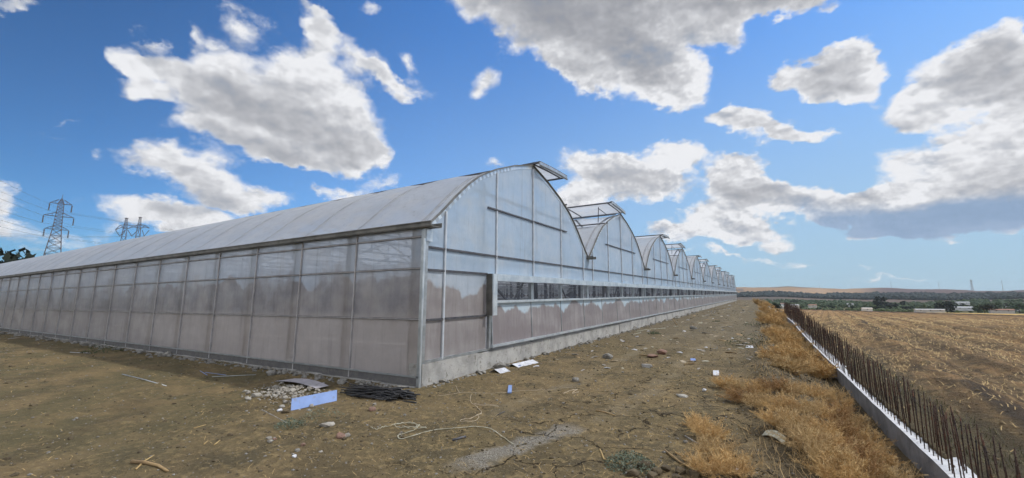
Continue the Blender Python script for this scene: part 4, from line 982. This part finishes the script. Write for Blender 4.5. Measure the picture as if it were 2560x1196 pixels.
fx_ = rg.uniform(1.8, 30, 40000); fy_ = 3.0*(60/3.0)**rg.uniform(0, 1, 40000); k = (fx_ < 1.9+fy_*.7) & (rg.uniform(0, 1, 40000) < .45+fbm(fx_*.9, fy_*.3, 3, 78)); litter('stubble', 0, fx_[k], fy_[k], M['straw'], 'cut straw stubble standing and lying across the field', 'stubble', .05, .13, .0026, stand=.12, dirb=1.45)
bx_ = rg.uniform(-.3, 1.35, 3000); by_ = 2.6*(40/2.6)**rg.uniform(0, 1, 3000); litter('dry_grass', 0, bx_, by_, M['weed2'], 'short dry grass over the soil bank beside the ditch', 'grass', .05, .16, .0015, stand=1.2)
ex_ = rg.uniform(1.72, 2.6, 2600); ey_ = 3*(35/3)**rg.uniform(0, 1, 2600); litter('verge_grass', 0, ex_, ey_, M['verge'], 'dull olive grass along the field side of the bars', 'grass', .04, .12, .002, stand=.8)
# rubble heap
c0 = hit(720, 985); rr_ = []
xs, ys = [], []
for i in range(520):
    u, v_ = rg.normal(), rg.normal(); p = (720+u*48+v_*5, 985+v_*13-u*3.0)
    if p[1] < 955: continue
    q = hit(*p) if i % 1 == 0 else q; xs.append(q.x); ys.append(q.y)
gz_ = G(np.array(xs), np.array(ys))+.05*np.exp(-((np.array(xs)-c0.x)**2+(np.array(ys)-c0.y)**2)/.5)
scatter('rubble_heap', list(zip(xs, ys)), np.exp(rg.normal(-3.95, .5, len(xs))), STM_, M['stone_pale'], 'low heap of pale rubble beside the blue sheet', 'rubble', .25)
xs, ys = [], []
for i in range(420):
    x_ = -PX-.2-rg.uniform(0, 1)**1.6*30; xs.append(x_); ys.append(AY-.22-abs(rg.normal())*.16)
xs += list(-PX+.12+abs(rg.normal(size=260))*.10); ys += list(AY+rg.uniform(0, 1, 260)**1.3*40)
xs = np.array(xs); ys = np.array(ys); gz_ = G(xs, ys)
scatter('footing_rubble', list(zip(xs, ys)), np.exp(rg.normal(-3.5, .5, len(xs)))*(1+np.hypot(xs, ys)/30), STM_, M['stone'], 'broken stones and earth along the foot of the greenhouse walls', 'rubble', .2)
for i, (px, py, w_, mt, lb) in enumerate([
 (675, 938, 26, 'stone', 'grey boulder by the greenhouse foot above the rubble'), (817, 1065, 34, 'stone_pale', 'pale flat stone between the blue sheet and the rope'), (853, 1094, 26, 'stone_red', 'ochre stone left of the rope end'),
 (866, 1091, 16, 'stone_pale', 'tan stone touching the ochre one'), (1438, 953, 23, 'stone', 'round grey stone alone on the path'), (1655, 886, 26, 'stone_red', 'reddish brick lump in mid path'),
 (1630, 893, 34, 'stone_red', 'flat pink rubble slab left of the brick lump'), (1617, 918, 34, 'stone', 'flat grey stone below the pink slab'), (1517, 896, 30, 'stone', 'dark grey lump of rubble nearest the foundation'),
 (1710, 993, 26, 'stone_pale', 'pale flat stone left of the soil bank'), (1697, 989, 16, 'stone', 'small grey stone beside the pale flat one'), (1761, 978, 12, 'white', 'small white stone left of the weeds'),
 (676, 1106, 14, 'stone_pale', 'whitish pebble lowest of the three below the rubble'), (672, 1098, 12, 'stone_pale', 'grey pebble topmost of three below the rubble'), (686, 1100, 10, 'stone_red', 'tan pebble rightmost of three below the rubble'),
 (744, 1128, 12, 'stone', 'round grey pebble above the white one'), (736, 1143, 11, 'white', 'round white pebble lowest of its cluster'), (757, 1115, 13, 'stone_red', 'tan pebble above the round grey one'), (802, 1131, 9, 'stone_pale', 'small pale pebble right of its cluster'),
 (706, 1020, 16, 'stone_pale', 'grey stone at the left end of the blue sheet'), (700, 1028, 12, 'white', 'white stone below the left end of the blue sheet'), (930, 1026, 20, 'stone_red', 'brown stone below the black pipes'),
 (1735, 823, 18, 'stone', 'blue grey lump far along the path'), (937, 1013, 11, 'stone_pale', 'pale stone touching the black pipes'), (620, 1000, 14, 'stone_pale', 'pale stone at the left end of the rubble heap'), (640, 992, 20, 'stone_pale', 'pale broken block left of the rubble heap')]):
    stone(px, py, w_, M[mt], lb, seed=i, fl=.5 if 'flat' in lb else 1)
for i, (px, py) in enumerate([(1610, 1165), (1640, 1178), (1665, 1172), (1700, 1180), (1735, 1186), (1580, 1185), (1770, 1190), (1690, 1194), (1630, 1192), (1805, 1194)]):
    o = stone(px, py+4, 34-(i*5) % 12, M['clod'], 'large dark clod at the bottom edge, %s from the left' % ORD[[1580,1610,1630,1640,1665,1690,1700,1735,1770,1805].index(px)], 'soil_clod', 'soil clod', i+3, 'large clods at the bottom edge')

# leafy weeds
def leafy(seed, n_, size, mat_, lw=.012):
    rgl = np.random.default_rng(seed); V, F = [], []
    for i in range(n_):
        th = rgl.uniform(0, 2*np.pi); r = size*np.sqrt(rgl.uniform(0, 1)); p = np.array([np.cos(th)*r, np.sin(th)*r, size*.5*rgl.uniform(0, 1)*(1-(r/size)**2)+.004]); d = rgl.normal(size=3); d[2] = abs(d[2])*.7; d /= np.linalg.norm(d)
        s_ = np.cross(d, rgl.normal(size=3)); s_ /= np.linalg.norm(s_); L_ = lw*rgl.uniform(.8, 2); k = len(V); V += [p, p+d*L_*.5+s_*L_*.3, p+d*L_, p+d*L_*.5-s_*L_*.3]; F.append((k, k+1, k+2, k+3))
    return mesh_np('green_weed', np.array(V), np.array(F), mat_)
for i, (px, py, wpx, mt, lb, n_) in enumerate([(725, 1066, 60, 'green_grey', 'low grey green weed below the blue sheet', 700), (805, 1045, 90, 'green_grey', 'sparse green sprigs below the blue sheet', 300),
  (1575, 1165, 110, 'green_grey', 'heap of cut grey green stalks at the bottom of the path', 1600), (1636, 836, 30, 'green', 'small green weed by the foundation', 300), (260, 880, 60, 'green', 'green weed at the foot of the side wall', 400),
  (-4, 828, 60, 'green', 'dark green bush at the left edge by the side wall', 500), (1745, 778, 26, 'green', 'green tuft far along the foundation', 200), (1895, 815, 60, 'green', 'low green weeds left of the dense dry strip', 300), (1880, 865, 110, 'green', 'dark green ground weed above the near dry clumps', 500), (1790, 805, 20, 'green', 'tiny green tuft in the far path', 100), (990, 1095, .1, 'green', '', 0)]):
    if not n_: continue
    p = hit(px, py); d = (p-Vector((0, 0, CAMH))).length; sz = wpx*d/FPX/2
    o = inst('green_weed', leafy(i+5, n_, sz, M[mt], .014 if d < 9 else .03), None, p); tag(o, lb, 'weed')

# ------------------------------------------------------------ litter and building leftovers
def gp(px, py, lift=0.0): p = hit(px, py); return Vector((p.x, p.y, p.z+lift))
# black pipes
pc = gp(934, 996); pdir = Vector((1, 0, 0))
pmesh = []
for k in range(5):
    b = MB(); L_ = .75+.12*k; bend = (.03, .0, .05, .02, .04)[k]
    b.tube([(-L_/2, 0, 0), (-L_/6, bend*.7, .0), (L_/6, bend, 0), (L_/2, 0, 0)], .0125, 7); pmesh.append(b.mesh('plastic_pipe', M['black'], True))
for i in range(78):
    u, v_ = random.gauss(0, .17), random.gauss(0, .13)
    x, y = pc.x+u, pc.y+.12+v_; hgt = max(.015, .16*math.exp(-(u*u/.12+v_*v_/.03))*random.random()+.015)
    a = R(8)+random.gauss(0, .26)+(.7 if i % 13 == 0 else 0)-(.6 if i % 9 == 0 else 0)
    o = inst('plastic_pipe', pmesh[i % 5], None, (x, y, float(G(x, y))+hgt), (random.uniform(-1, 1), random.gauss(0, .05), a))
    tag(o, 'thin black plastic pipe in the tangled pile by the greenhouse corner', 'pipe', 'black pipes piled by the greenhouse corner')
def sheetobj(name, corners, mats, label, cat, t=.003, lifts=(0, 0, 0, 0), ns=6, curve=0.0):
    a, b_, c, d = [gp(px, py, l_) for (px, py), l_ in zip(corners, lifts)]; P = []
    for i in range(ns+1):
        u = i/ns; up_ = Vector((0, 0, curve*math.sin(math.pi*u))); P.append([a.lerp(b_, u)+up_, ((a.lerp(b_, u)+d.lerp(c, u))/2)+up_*1.1, d.lerp(c, u)+up_])
    b = MB(); b.sheet(P, t); return tag(b.build(name, M[mats]), label, cat)
# panel leaning a little on the rubble, reflected sky painted in as blue
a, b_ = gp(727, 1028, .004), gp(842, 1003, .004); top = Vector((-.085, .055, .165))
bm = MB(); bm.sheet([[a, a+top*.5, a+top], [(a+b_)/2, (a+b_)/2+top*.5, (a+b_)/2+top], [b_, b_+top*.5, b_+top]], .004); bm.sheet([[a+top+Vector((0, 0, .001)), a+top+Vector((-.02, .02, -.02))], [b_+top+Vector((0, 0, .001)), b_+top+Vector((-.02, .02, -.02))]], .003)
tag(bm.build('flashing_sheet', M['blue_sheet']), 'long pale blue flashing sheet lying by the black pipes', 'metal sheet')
sheetobj('curved_sheet', [(686, 956), (790, 978), (822, 971), (735, 949)], 'lilac', 'dull grey curved sheet lying above the rubble heap', 'metal sheet', .004, (.02, .05, .05, .02), 8, .05)
def angle(pa, pb, wpx_dir, label, wl_=.16, wr=.2, h_=.07):
    a, c = gp(*pa), gp(*pb); d = (c-a).normalized(); s_ = Vector((d.y, -d.x, 0)); b = MB(); u = Vector((0, 0, h_))
    b.sheet([[a+u, a-s_*-1*wr], [c+u, c-s_*-1*wr]], .003); b.sheet([[a-s_*wl_, a+u+Vector((0, 0, .001))], [c-s_*wl_, c+u+Vector((0, 0, .001))]], .003)
    return tag(b.build('angle_flashing', M['white']), label, 'metal sheet', 'white folded flashings by the foundation')
angle((1236, 932), (1262, 927), 0, 'short white folded flashing nearer the greenhouse corner')
angle((1280, 918), (1332, 906), 0, 'longer white folded flashing beside the foundation')
o = sheetobj('plastic_scrap', [(1290, 918), (1302, 917), (1302, 912), (1291, 913)], 'blue_bit', 'small blue scrap behind the longer white flashing', 'plastic scrap', .01, (.03, .03, .03, .03))
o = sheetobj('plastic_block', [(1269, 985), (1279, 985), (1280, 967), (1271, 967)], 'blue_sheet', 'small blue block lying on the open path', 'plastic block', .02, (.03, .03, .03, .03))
o = sheetobj('paper_box', [(1783, 942), (1799, 942), (1797, 933), (1783, 933)], 'white', 'white scrap box left of the dry weeds', 'box', .03, (.04, .04, .06, .06))
o = sheetobj('plastic_scrap', [(1727, 904), (1740, 905), (1738, 899), (1726, 899)], 'blue_bit', 'crumpled blue scrap in the mid path', 'plastic scrap', .01, (.02, .02, .03, .03))
o = sheetobj('plastic_bag', [(1905, 1093), (1960, 1116), (1966, 1105), (1915, 1085)], 'strap', 'flattened pale plastic bag under the dry weeds', 'bag', .01, (.02, .02, .05, .04), 7, .04)
o = sheetobj('plastic_strip', [(1953, 1058), (1973, 1080), (1976, 1077), (1958, 1055)], 'white', 'white plastic strip in the weeds above the flattened bag', 'plastic strip', .004, (.03, .03, .05, .05), 5, .02)
o = sheetobj('plastic_strip', [(1818, 1172), (1846, 1189), (1849, 1184), (1822, 1168)], 'white', 'white plastic strip at the bottom edge of the weeds', 'plastic strip', .004, (.02, .02, .03, .03), 5, .02)
o = sheetobj('paper_scrap', [(1864, 870), (1884, 871), (1882, 866), (1866, 866)], 'white', 'white paper scrap left of the dense dry strip', 'paper', .004, (.01, .01, .02, .02))
def cord(name, pix, rad, mt, label, cat, lift=.006, flat=1.0, sub=6, arcs=0.0):
    P = [gp(a_, c_, lift) for a_, c_ in pix]; out = []
    for i in range(len(P)-1):     # Catmull-Rom
        p0, p1, p2, p3 = P[max(i-1, 0)], P[i], P[i+1], P[min(i+2, len(P)-1)]
        for k in range(sub):
            t = k/sub; q = .5*((2*p1)+(-p0+p2)*t+(2*p0-5*p1+4*p2-p3)*t*t+(-p0+3*p1-3*p2+p3)*t**3); q.z = float(G(q.x, q.y))+lift+arcs*math.sin(i*1.7+k*.5)**2; out.append(q)
    out.append(P[-1]); b = MB(); b.tube(out, rad, 6, flat=flat); return tag(b.build(name, M[mt], None, True), label, cat)
cord('plastic_strap', [(1048, 1064), (1035, 1078), (1000, 1089), (996, 1097), (1015, 1097), (1060, 1083), (1110, 1075), (1160, 1071), (1213, 1071), (1240, 1082), (1285, 1114)], .008, 'strap', 'long off white strap curving over the path', 'strap', .012, .5)
cord('rope', [(926, 1070), (935, 1076), (950, 1074), (962, 1070), (985, 1066), (1005, 1060), (1030, 1061), (1042, 1068), (1020, 1073), (995, 1070), (985, 1065), (1010, 1060), (1035, 1064), (1066, 1072), (1040, 1074), (1005, 1068)], .0045, 'strap', 'tangled pale rope joined to the left end of the strap', 'rope', .008, 1, 6, .02)
cord('twine', [(1095, 990), (1130, 987), (1160, 982), (1200, 984), (1250, 983), (1290, 979), (1340, 977), (1390, 973), (1440, 971)], .004, 'twine', 'thin pale twine stretched across the path', 'twine')
cord('twine', [(1178, 988), (1177, 1008), (1200, 1013), (1240, 1016), (1243, 1019), (1205, 1016), (1185, 1012), (1197, 1024), (1203, 1035), (1180, 1046), (1155, 1052), (1152, 1056), (1178, 1057), (1197, 1046), (1192, 1040), (1204, 1037), (1175, 1050)], .0045, 'twine', 'loose loop of twine above the curved strap', 'twine', .008, 1, 6, .01)
cord('twine', [(1140, 965), (1145, 978), (1150, 984)], .004, 'twine', 'short bit of twine below the foundation', 'twine')
cord('twine', [(1408, 985), (1425, 978), (1444, 974), (1430, 985), (1446, 981)], .006, 'twine', 'frayed twine end below the round grey stone', 'twine')
for i, (pts, rad, mt, lb, nm, ct) in enumerate([
 ([(330, 1158), (360, 1160), (395, 1168), (418, 1182)], .022, 'wood', 'thick curved branch at the lower left', 'branch', 'branch'), ([(340, 1175), (360, 1155), (385, 1140)], .010, 'straw', 'straight pale stick crossing the curved branch', 'stick', 'stick'),
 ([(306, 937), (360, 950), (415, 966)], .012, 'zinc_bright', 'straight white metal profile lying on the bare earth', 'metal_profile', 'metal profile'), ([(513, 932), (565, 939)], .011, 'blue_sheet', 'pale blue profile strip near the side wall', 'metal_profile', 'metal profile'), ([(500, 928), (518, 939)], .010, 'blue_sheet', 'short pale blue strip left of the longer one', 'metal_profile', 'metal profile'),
 ([(530, 943), (640, 938)], .010, 'zinc_bright', 'light grey profile nearly parallel to the side wall', 'metal_profile', 'metal profile'), ([(655, 1026), (715, 1058)], .009, 'stone_pale', 'pale bent stick left of the grey green weed', 'stick', 'stick'), ([(1132, 1103), (1150, 1098), (1165, 1094)], .016, 'bar_dark', 'short dark metal offcut under the curved strap', 'metal_offcut', 'metal offcut'),
 ([(1240, 1040), (1262, 1030)], .007, 'bar_dark', 'thin dark twig right of the twine loop', 'twig', 'twig'), ([(1490, 1028), (1515, 1033), (1538, 1041)], .012, 'wood', 'pale stick in the middle of the path', 'stick', 'stick'), ([(1662, 1128), (1700, 1158), (1745, 1185)], .014, 'wood', 'long weathered stick at the bottom edge by the clods', 'stick', 'stick'),
 ([(1713, 1092), (1735, 1105), (1757, 1117)], .010, 'stone_pale', 'grey curved stick under the lone orange weeds', 'stick', 'stick'), ([(1828, 1053), (1850, 1068), (1878, 1085)], .009, 'wood', 'thin pale stick on the dark soil bank', 'stick', 'stick'), ([(1942, 917), (1972, 928)], .035, 'zinc', 'grey pipe stub sticking out of the weedy bank', 'pipe', 'pipe'),
 ([(1500, 1125), (1510, 1150), (1545, 1160)], .010, 'straw', 'yellow stalk left of the cut green stalks', 'stalk', 'stalk'), ([(1590, 1137), (1615, 1145), (1618, 1165)], .008, 'straw', 'curved straw stalk over the cut green stalks', 'stalk', 'stalk'), ([(1887, 830), (1900, 832), (1918, 839)], .015, 'strap', 'pale stick left of the dense dry strip', 'stick', 'stick'),
 ([(1680, 795), (1694, 816)], .022, 'wood', 'brown plank piece near the foundation far along', 'plank', 'plank'), ([(1590, 829), (1625, 824), (1664, 821)], .013, 'strap', 'long thin pale pole lying by the foundation', 'pole', 'pole'), ([(1580, 838), (1602, 832)], .011, 'strap', 'short pale pole below the long thin one', 'pole', 'pole'),
 ([(485, 1072), (515, 1063)], .008, 'straw', 'pale stick in the straw at lower left', 'stick', 'stick'), ([(510, 1112), (520, 1103)], .008, 'straw', 'short straw stick left of its twin', 'stick', 'stick'), ([(535, 1114), (550, 1102)], .008, 'straw', 'short straw stick right of its twin', 'stick', 'stick'), ([(175, 882), (225, 884)], .016, 'white', 'white strip lying near the side wall', 'plastic_strip', 'plastic strip'), ([(20, 848), (48, 845)], .016, 'white', 'white strip at far left near the wall', 'plastic_strip', 'plastic strip')]):
    P = [gp(px, py, rad*.7) for px, py in pts]; b = MB()
    b.tube(P, rad, 7, taper=(.6 if mt in ('wood', 'straw') else None), flat=(.5 if 'profile' in nm or 'strip' in nm else 1)); tag(b.build(nm, M[mt], None, True), lb, ct)
# chips of wood and plaster on the far path
chip = []
for k in range(6):
    b = MB(); l_ = .5+.25*(k % 3); b.sheet([[(-.5*l_, -.12, 0), (-.45*l_, .12, .02)], [(0, -.15, .06*(k % 2)), (.02, .14, .05)], [(.5*l_, -.08, .0), (.42*l_, .11, .03)]], .03); chip.append(b.mesh('debris_chip', M[('strap', 'stone_pale', 'wood', 'white', 'twine', 'stone_pale')[k]]))
rgc = random.Random(3)
for i in range(150):
    v_ = rgc.random()**1.4; py = 758+v_*170; t = (py-733)/229.0; xl = 1915-867*t*.93+12; xr = 1890+ (py-758)*.0-10
    px = xl+(xr-xl)*rgc.random()
    if px > 1885: continue
    p = hit(px, py)
    o = inst('debris_chip', chip[i % 6], None, (p.x, p.y, p.z+.01), (rgc.uniform(-.2, .2), rgc.uniform(-.2, .2), rgc.uniform(0, 6)), rgc.uniform(.12, .34)*(1+p.y/45))
    tag(o, ('off white plaster chip', 'pale stone chip', 'brown wood chip', 'white plastic chip', 'tan bark chip', 'grey stone chip')[i % 6]+(' strewn on the near half of the path' if py > 830 else ' strewn on the far half of the path'), 'debris', 'pale chips strewn on the far path')

# ------------------------------------------------------------ far valley: trees, houses, masts
def crown(seed, n_, leaf=.22, squash=.8):
    rgl = np.random.default_rng(seed); V, F = [], []
    cl = [(rgl.normal(size=3)*np.array([.30, .30, .22])+np.array([0, 0, .55])) for _ in range(9)]
    for i in range(n_):
        c = cl[rgl.integers(9)]; d = rgl.normal(size=3); d /= np.linalg.norm(d); p = c+d*.26*rgl.uniform(.5, 1)*np.array([1, 1, squash]); n1_ = rgl.normal(size=3); n1_ /= np.linalg.norm(n1_); n2_ = np.cross(n1_, d+.01); n2_ /= np.linalg.norm(n2_)+1e-6
        L_ = leaf*rgl.uniform(.4, .9); k = len(V); V += [p-n1_*L_*.5, p+n2_*L_*.4, p+n1_*L_*.5, p-n2_*L_*.4]; F.append((k, k+1, k+2, k+3))
    V = np.array(V); V[:, 2] = np.maximum(V[:, 2], .08); return V, np.array(F)
CR = [crown(s, 420) for s in range(4)]
CM = {m_: [mesh_np('crown', V, F, M[m_]) for V, F in CR] for m_ in ('tree_a', 'tree_b', 'tree_c')}
b = MB(); b.tube([(0, 0, -.1), (.01, .01, .3), (0, .02, .6)], .035, 6, taper=.5); b.tube([(.0, .01, .3), (.15, .05, .55)], .02, 5, taper=.4); b.tube([(.0, .01, .32), (-.14, -.03, .58)], .02, 5, taper=.4); trm = b.mesh('trunk', M['trunk'], True)
def tree(px, d, hm, mt, label, i, group=None, wide=1.0, base=None):
    v = ray(px, 757); s_ = d/math.hypot(v[0], v[1]); x, y = v[0]*s_, v[1]*s_; z = float(G(x, y)) if base is None else base
    t = empty('tree', (x, y, z), i*1.7); t.scale = (hm*wide, hm*wide, hm); tag(t, label, 'tree', group)
    inst('crown', CM[mt][i % 4], t); inst('trunk', trm, t)
rt_ = random.Random(8); k = 0
for px in range(1850, 2620, 13):
    d = rt_.uniform(700, 1150); mt_ = rt_.choice(('tree_a', 'tree_a', 'tree_b', 'tree_c')); tree(px+rt_.uniform(-6, 6), d, rt_.uniform(5.5, 9.5), mt_, {'tree_a': 'mid green', 'tree_b': 'pale green', 'tree_c': 'dark green'}[mt_]+' tree in the valley belt, %s' % ('near the house left of the bars' if px < 2020 else 'between the tan roofed and white houses' if px < 2150 else 'above the long pale grey shed' if px < 2380 else 'around the white sheds at right'), k, 'trees in the valley belt', 1.25); k += 1
for px, d, h_, mt, lb in [(2365, 620, 15, 'tree_c', 'large dark round tree standing out in the valley'), (2458, 560, 9, 'tree_c', 'small dark round tree beside the golden field'), (2440, 640, 7, 'tree_a', 'low green tree left of the golden field track'), (2500, 640, 10, 'tree_a', 'green tree by the long brown shed'),
   (1938, 420, 7, 'tree_b', 'bright green tree just past the end of the bars'), (1930, 330, 6, 'tree_c', 'dark shrub beside the far end of the path'), (2200, 800, 17, 'tree_c', 'dark conifer left of the pale roofs'), (2215, 800, 17, 'tree_c', 'dark conifer right of its twin'), (2545, 700, 13, 'tree_a', 'green tree at the right edge of the valley')]:
    tree(px, d, h_, mt, lb, k, None, 1.1); k += 1
for px, d, topy, lb, w_ in [(40, 150, 630, 'dark tree top showing past the roof at far left', 1.2), (12, 160, 646, 'lower dark tree at the left edge behind the roof', 1.5), (-15, 150, 644, 'dark tree crown cut by the left edge', 1.6), (62, 170, 645, 'small dark tree right of the taller one behind the roof', 1.0)]:
    tp = at_range(px, topy, d); z0 = float(G(tp.x, tp.y)); t = empty('tree', (tp.x, tp.y, z0), k*1.7); hm = (tp.z-z0)*1.02; t.scale = (hm*w_*.55, hm*w_*.55, hm); tag(t, lb, 'tree', None); inst('crown', CM['tree_c'][k % 4], t); inst('trunk', trm, t); k += 1
def mass(name, n_, az0, az1, bands, hm, mt, label, seed, wide=1.2):
    rgl = np.random.default_rng(seed); Vs, Fs, o_ = [], [], 0
    tmpl = STM_
    for i in range(n_):
        a = R(rgl.uniform(az0, az1)); lo_, hi_ = bands[rgl.integers(len(bands))]; r = rgl.uniform(lo_, hi_)+60*math.sin(a*23); x, y = math.sin(a)*r, math.cos(a)*r
        V, F = tmpl[i % 5]; h_ = hm*rgl.uniform(.6, 1.2); V2 = V*np.array([h_*.5*wide, h_*.5*wide, h_*.75])*rgl.uniform(.8, 1.2)+rgl.normal(size=V.shape)*h_*.05
        Vs.append(V2+np.array([x, y, float(G(x, y))+h_*.4])); Fs.append(F+o_); o_ += len(V)
    o = bpy.data.objects.new(name, mesh_np(name, np.concatenate(Vs), np.concatenate(Fs), M[mt])); link(o); return tag(o, label, 'forest', None, 'stuff')
mass('far_forest', 3600, -6, 24, [(1900, 2080), (1980, 2350)], 15, 'forest', 'dark forest belt across the distant hillside', 1)
mass('far_forest', 900, 6, 24, [(2380, 2520)], 14, 'forest', 'thinner dark tree line higher on the right hillside', 4)
mass('valley_wood', 1700, -6, 24, [(900, 1250), (1150, 1350)], 6.5, 'tree_a', 'mixed green trees massed around the valley houses', 2)
mass('valley_scrub', 900, -6, 24, [(650, 1150)], 4.5, 'tree_b', 'light green scrub between the valley houses', 3)
def house(px, d, w_, dp, h_, rh, wm, rm, label, rot=0.0, name='house', cat='house', lift=0.0):
    w_, dp, h_, rh, lift = w_*.6, dp*.6, h_*.5, rh*.5, lift*.8
    v = ray(px, 757); s_ = d/math.hypot(v[0], v[1]); x, y = v[0]*s_, v[1]*s_; z = float(G(x, y))+lift
    t = empty(name, (x, y, z), rot); tag(t, label, cat)
    b = MB(); b.box(-w_/2, w_/2, -dp/2, dp/2, -2, h_); b.build('wall', M[wm], t)
    b = MB(); o_ = .4
    b.sheet([[(-w_/2-o_, -dp/2-o_, h_), (-w_/2-o_, 0, h_+rh)], [(w_/2+o_, -dp/2-o_, h_), (w_/2+o_, 0, h_+rh)]], .2); b.sheet([[(-w_/2-o_, 0, h_+rh+.01), (-w_/2-o_, dp/2+o_, h_)], [(w_/2+o_, 0, h_+rh+.01), (w_/2+o_, dp/2+o_, h_)]], .2)
    for sx in (-1, 1): k_ = len(b.v); b.v += [(sx*w_/2, -dp/2, h_), (sx*w_/2, dp/2, h_), (sx*w_/2, 0, h_+rh)]; b.f.append((k_, k_+1, k_+2)); b.mi.append(0)
    b.build('roof', M[rm], t)
    nw = max(1, int(w_/6))
    for i in range(nw):
        xw = -w_/2+w_*(i+.5)/nw; b = MB(); b.box(xw-.45, xw+.45, -dp/2-.06, -dp/2-.01, h_*.35, h_*.75); b.build('window', M['glassdark'], t)
house(1985, 520, 11, 9, 5, 2.2, 'hwhite', 'hgrey', 'white house with pale roof just left of the bars', .3, lift=4.5)
house(1952, 560, 9, 8, 4, 2, 'hwall', 'hgrey', 'small beige house left of the white one', .1, lift=4)
house(2030, 760, 16, 9, 4, 2.5, 'hwall', 'hroof', 'tan roofed house among the valley trees', .2, lift=6)
house(2125, 900, 14, 9, 5, 2, 'hwhite', 'hgrey', 'white house in the trees centre of the valley', -.1, lift=7)
house(2165, 560, 13, 8, 3, 2, 'hwhite', 'hwall', 'low white shed at the edge of the stubble field', .1, 'shed', 'shed', lift=2.5)
house(2320, 560, 34, 9, 3, 1.6, 'hgrey', 'hgrey', 'long pale grey shed at the valley edge', .1, 'shed', 'shed', lift=1.5)
house(2395, 700, 36, 10, 3.5, 2, 'hwhite', 'hwhite', 'long white plastic covered shed left of the small dark tree', .05, 'shed', 'shed', lift=5)
house(2405, 1000, 26, 12, 4.5, 2, 'hwhite', 'hwhite', 'short white shed higher up in the valley', .1, 'shed', 'shed', lift=10)
house(2500, 620, 26, 9, 3.5, 2, 'hwall', 'hroof', 'long brown roofed shed by the golden field', -.05, 'shed', 'shed', lift=2.5)
house(2525, 720, 18, 10, 4, 2, 'hwhite', 'hgrey', 'small white shed at the right end of the valley', .1, 'shed', 'shed', lift=5)
house(1957, 900, 12, 9, 4.5, 2, 'hwhite', 'hroof', 'far white house above the end of the path', .1, lift=6)
def turbine(px, d, hm, label, i):
    v = ray(px, 757); s_ = d/math.hypot(v[0], v[1]); x, y = v[0]*s_, v[1]*s_; z = float(G(x, y))
    t = empty('wind_turbine', (x, y, z), 0); t.rotation_euler = (0, 0, -math.atan2(x, y)); tag(t, label, 'wind turbine', 'wind turbines on the skyline')
    b = MB(); b.tube([(0, 0, -2), (0, 0, hm)], hm*.022, 8, taper=.6); b.build('mast', M['hgrey'], t)
    b = MB(); b.box(-hm*.02, hm*.02, -hm*.06, hm*.04, hm*.985, hm*1.03)
    for k_ in range(3):
        a = k_*2.094+i; b.tube([(0, -hm*.05, hm), (math.sin(a)*hm*.25, -hm*.05, hm+math.cos(a)*hm*.25), (math.sin(a)*hm*.5, -hm*.05, hm+math.cos(a)*hm*.5)], hm*.02, 5, taper=.3, flat=.4)
    b.build('rotor', M['hgrey'], t)
for i, (px, hm, lb) in enumerate([(2053, 32, 'tiny wind turbine left of all others on the skyline'), (2133, 36, 'small wind turbine second from the left on the skyline'), (2233, 40, 'small wind turbine third from the left on the skyline'), (2353, 42, 'small wind turbine left of the tall skyline mast'), (2513, 52, 'wind turbine right of the tall skyline mast')]): turbine(px, 3550, hm, lb, i)
v = ray(2436, 757); s_ = 3500/math.hypot(v[0], v[1]); x, y = v[0]*s_, v[1]*s_; t = empty('lattice_mast', (x, y, float(G(x, y)))); tag(t, 'tall lattice mast on the right hand skyline', 'mast')
b = MB(); lattice(b, (0, 0, 0), (0, 0, 62), 9, 3, 8, .7); b.build('tower', M['hgrey'], t)
b = MB(); b.bar((-9, 0, 50), (9, 0, 50), .9); b.bar((-7, 0, 58), (7, 0, 58), .9); b.build('cross_arm', M['hgrey'], t)

# ------------------------------------------------------------ air over the plain
m, q, out = new_mat('thin_haze'); pv = q.n('ShaderNodeVolumePrincipled'); pv.inputs['Color'].default_value = (.80, .87, .95, 1); pv.inputs['Density'].default_value = HAZE; pv.inputs['Anisotropy'].default_value = .2
m.node_tree.links.new(pv.outputs[0], out.inputs['Volume'])
b = MB(); b.box(-6600, 6600, -6600, 6600, -60, 190); o = b.build('haze', m); tag(o, None, None, None, 'stuff'); o['label'] = 'thin pale haze over the whole plain'; o['category'] = 'haze'
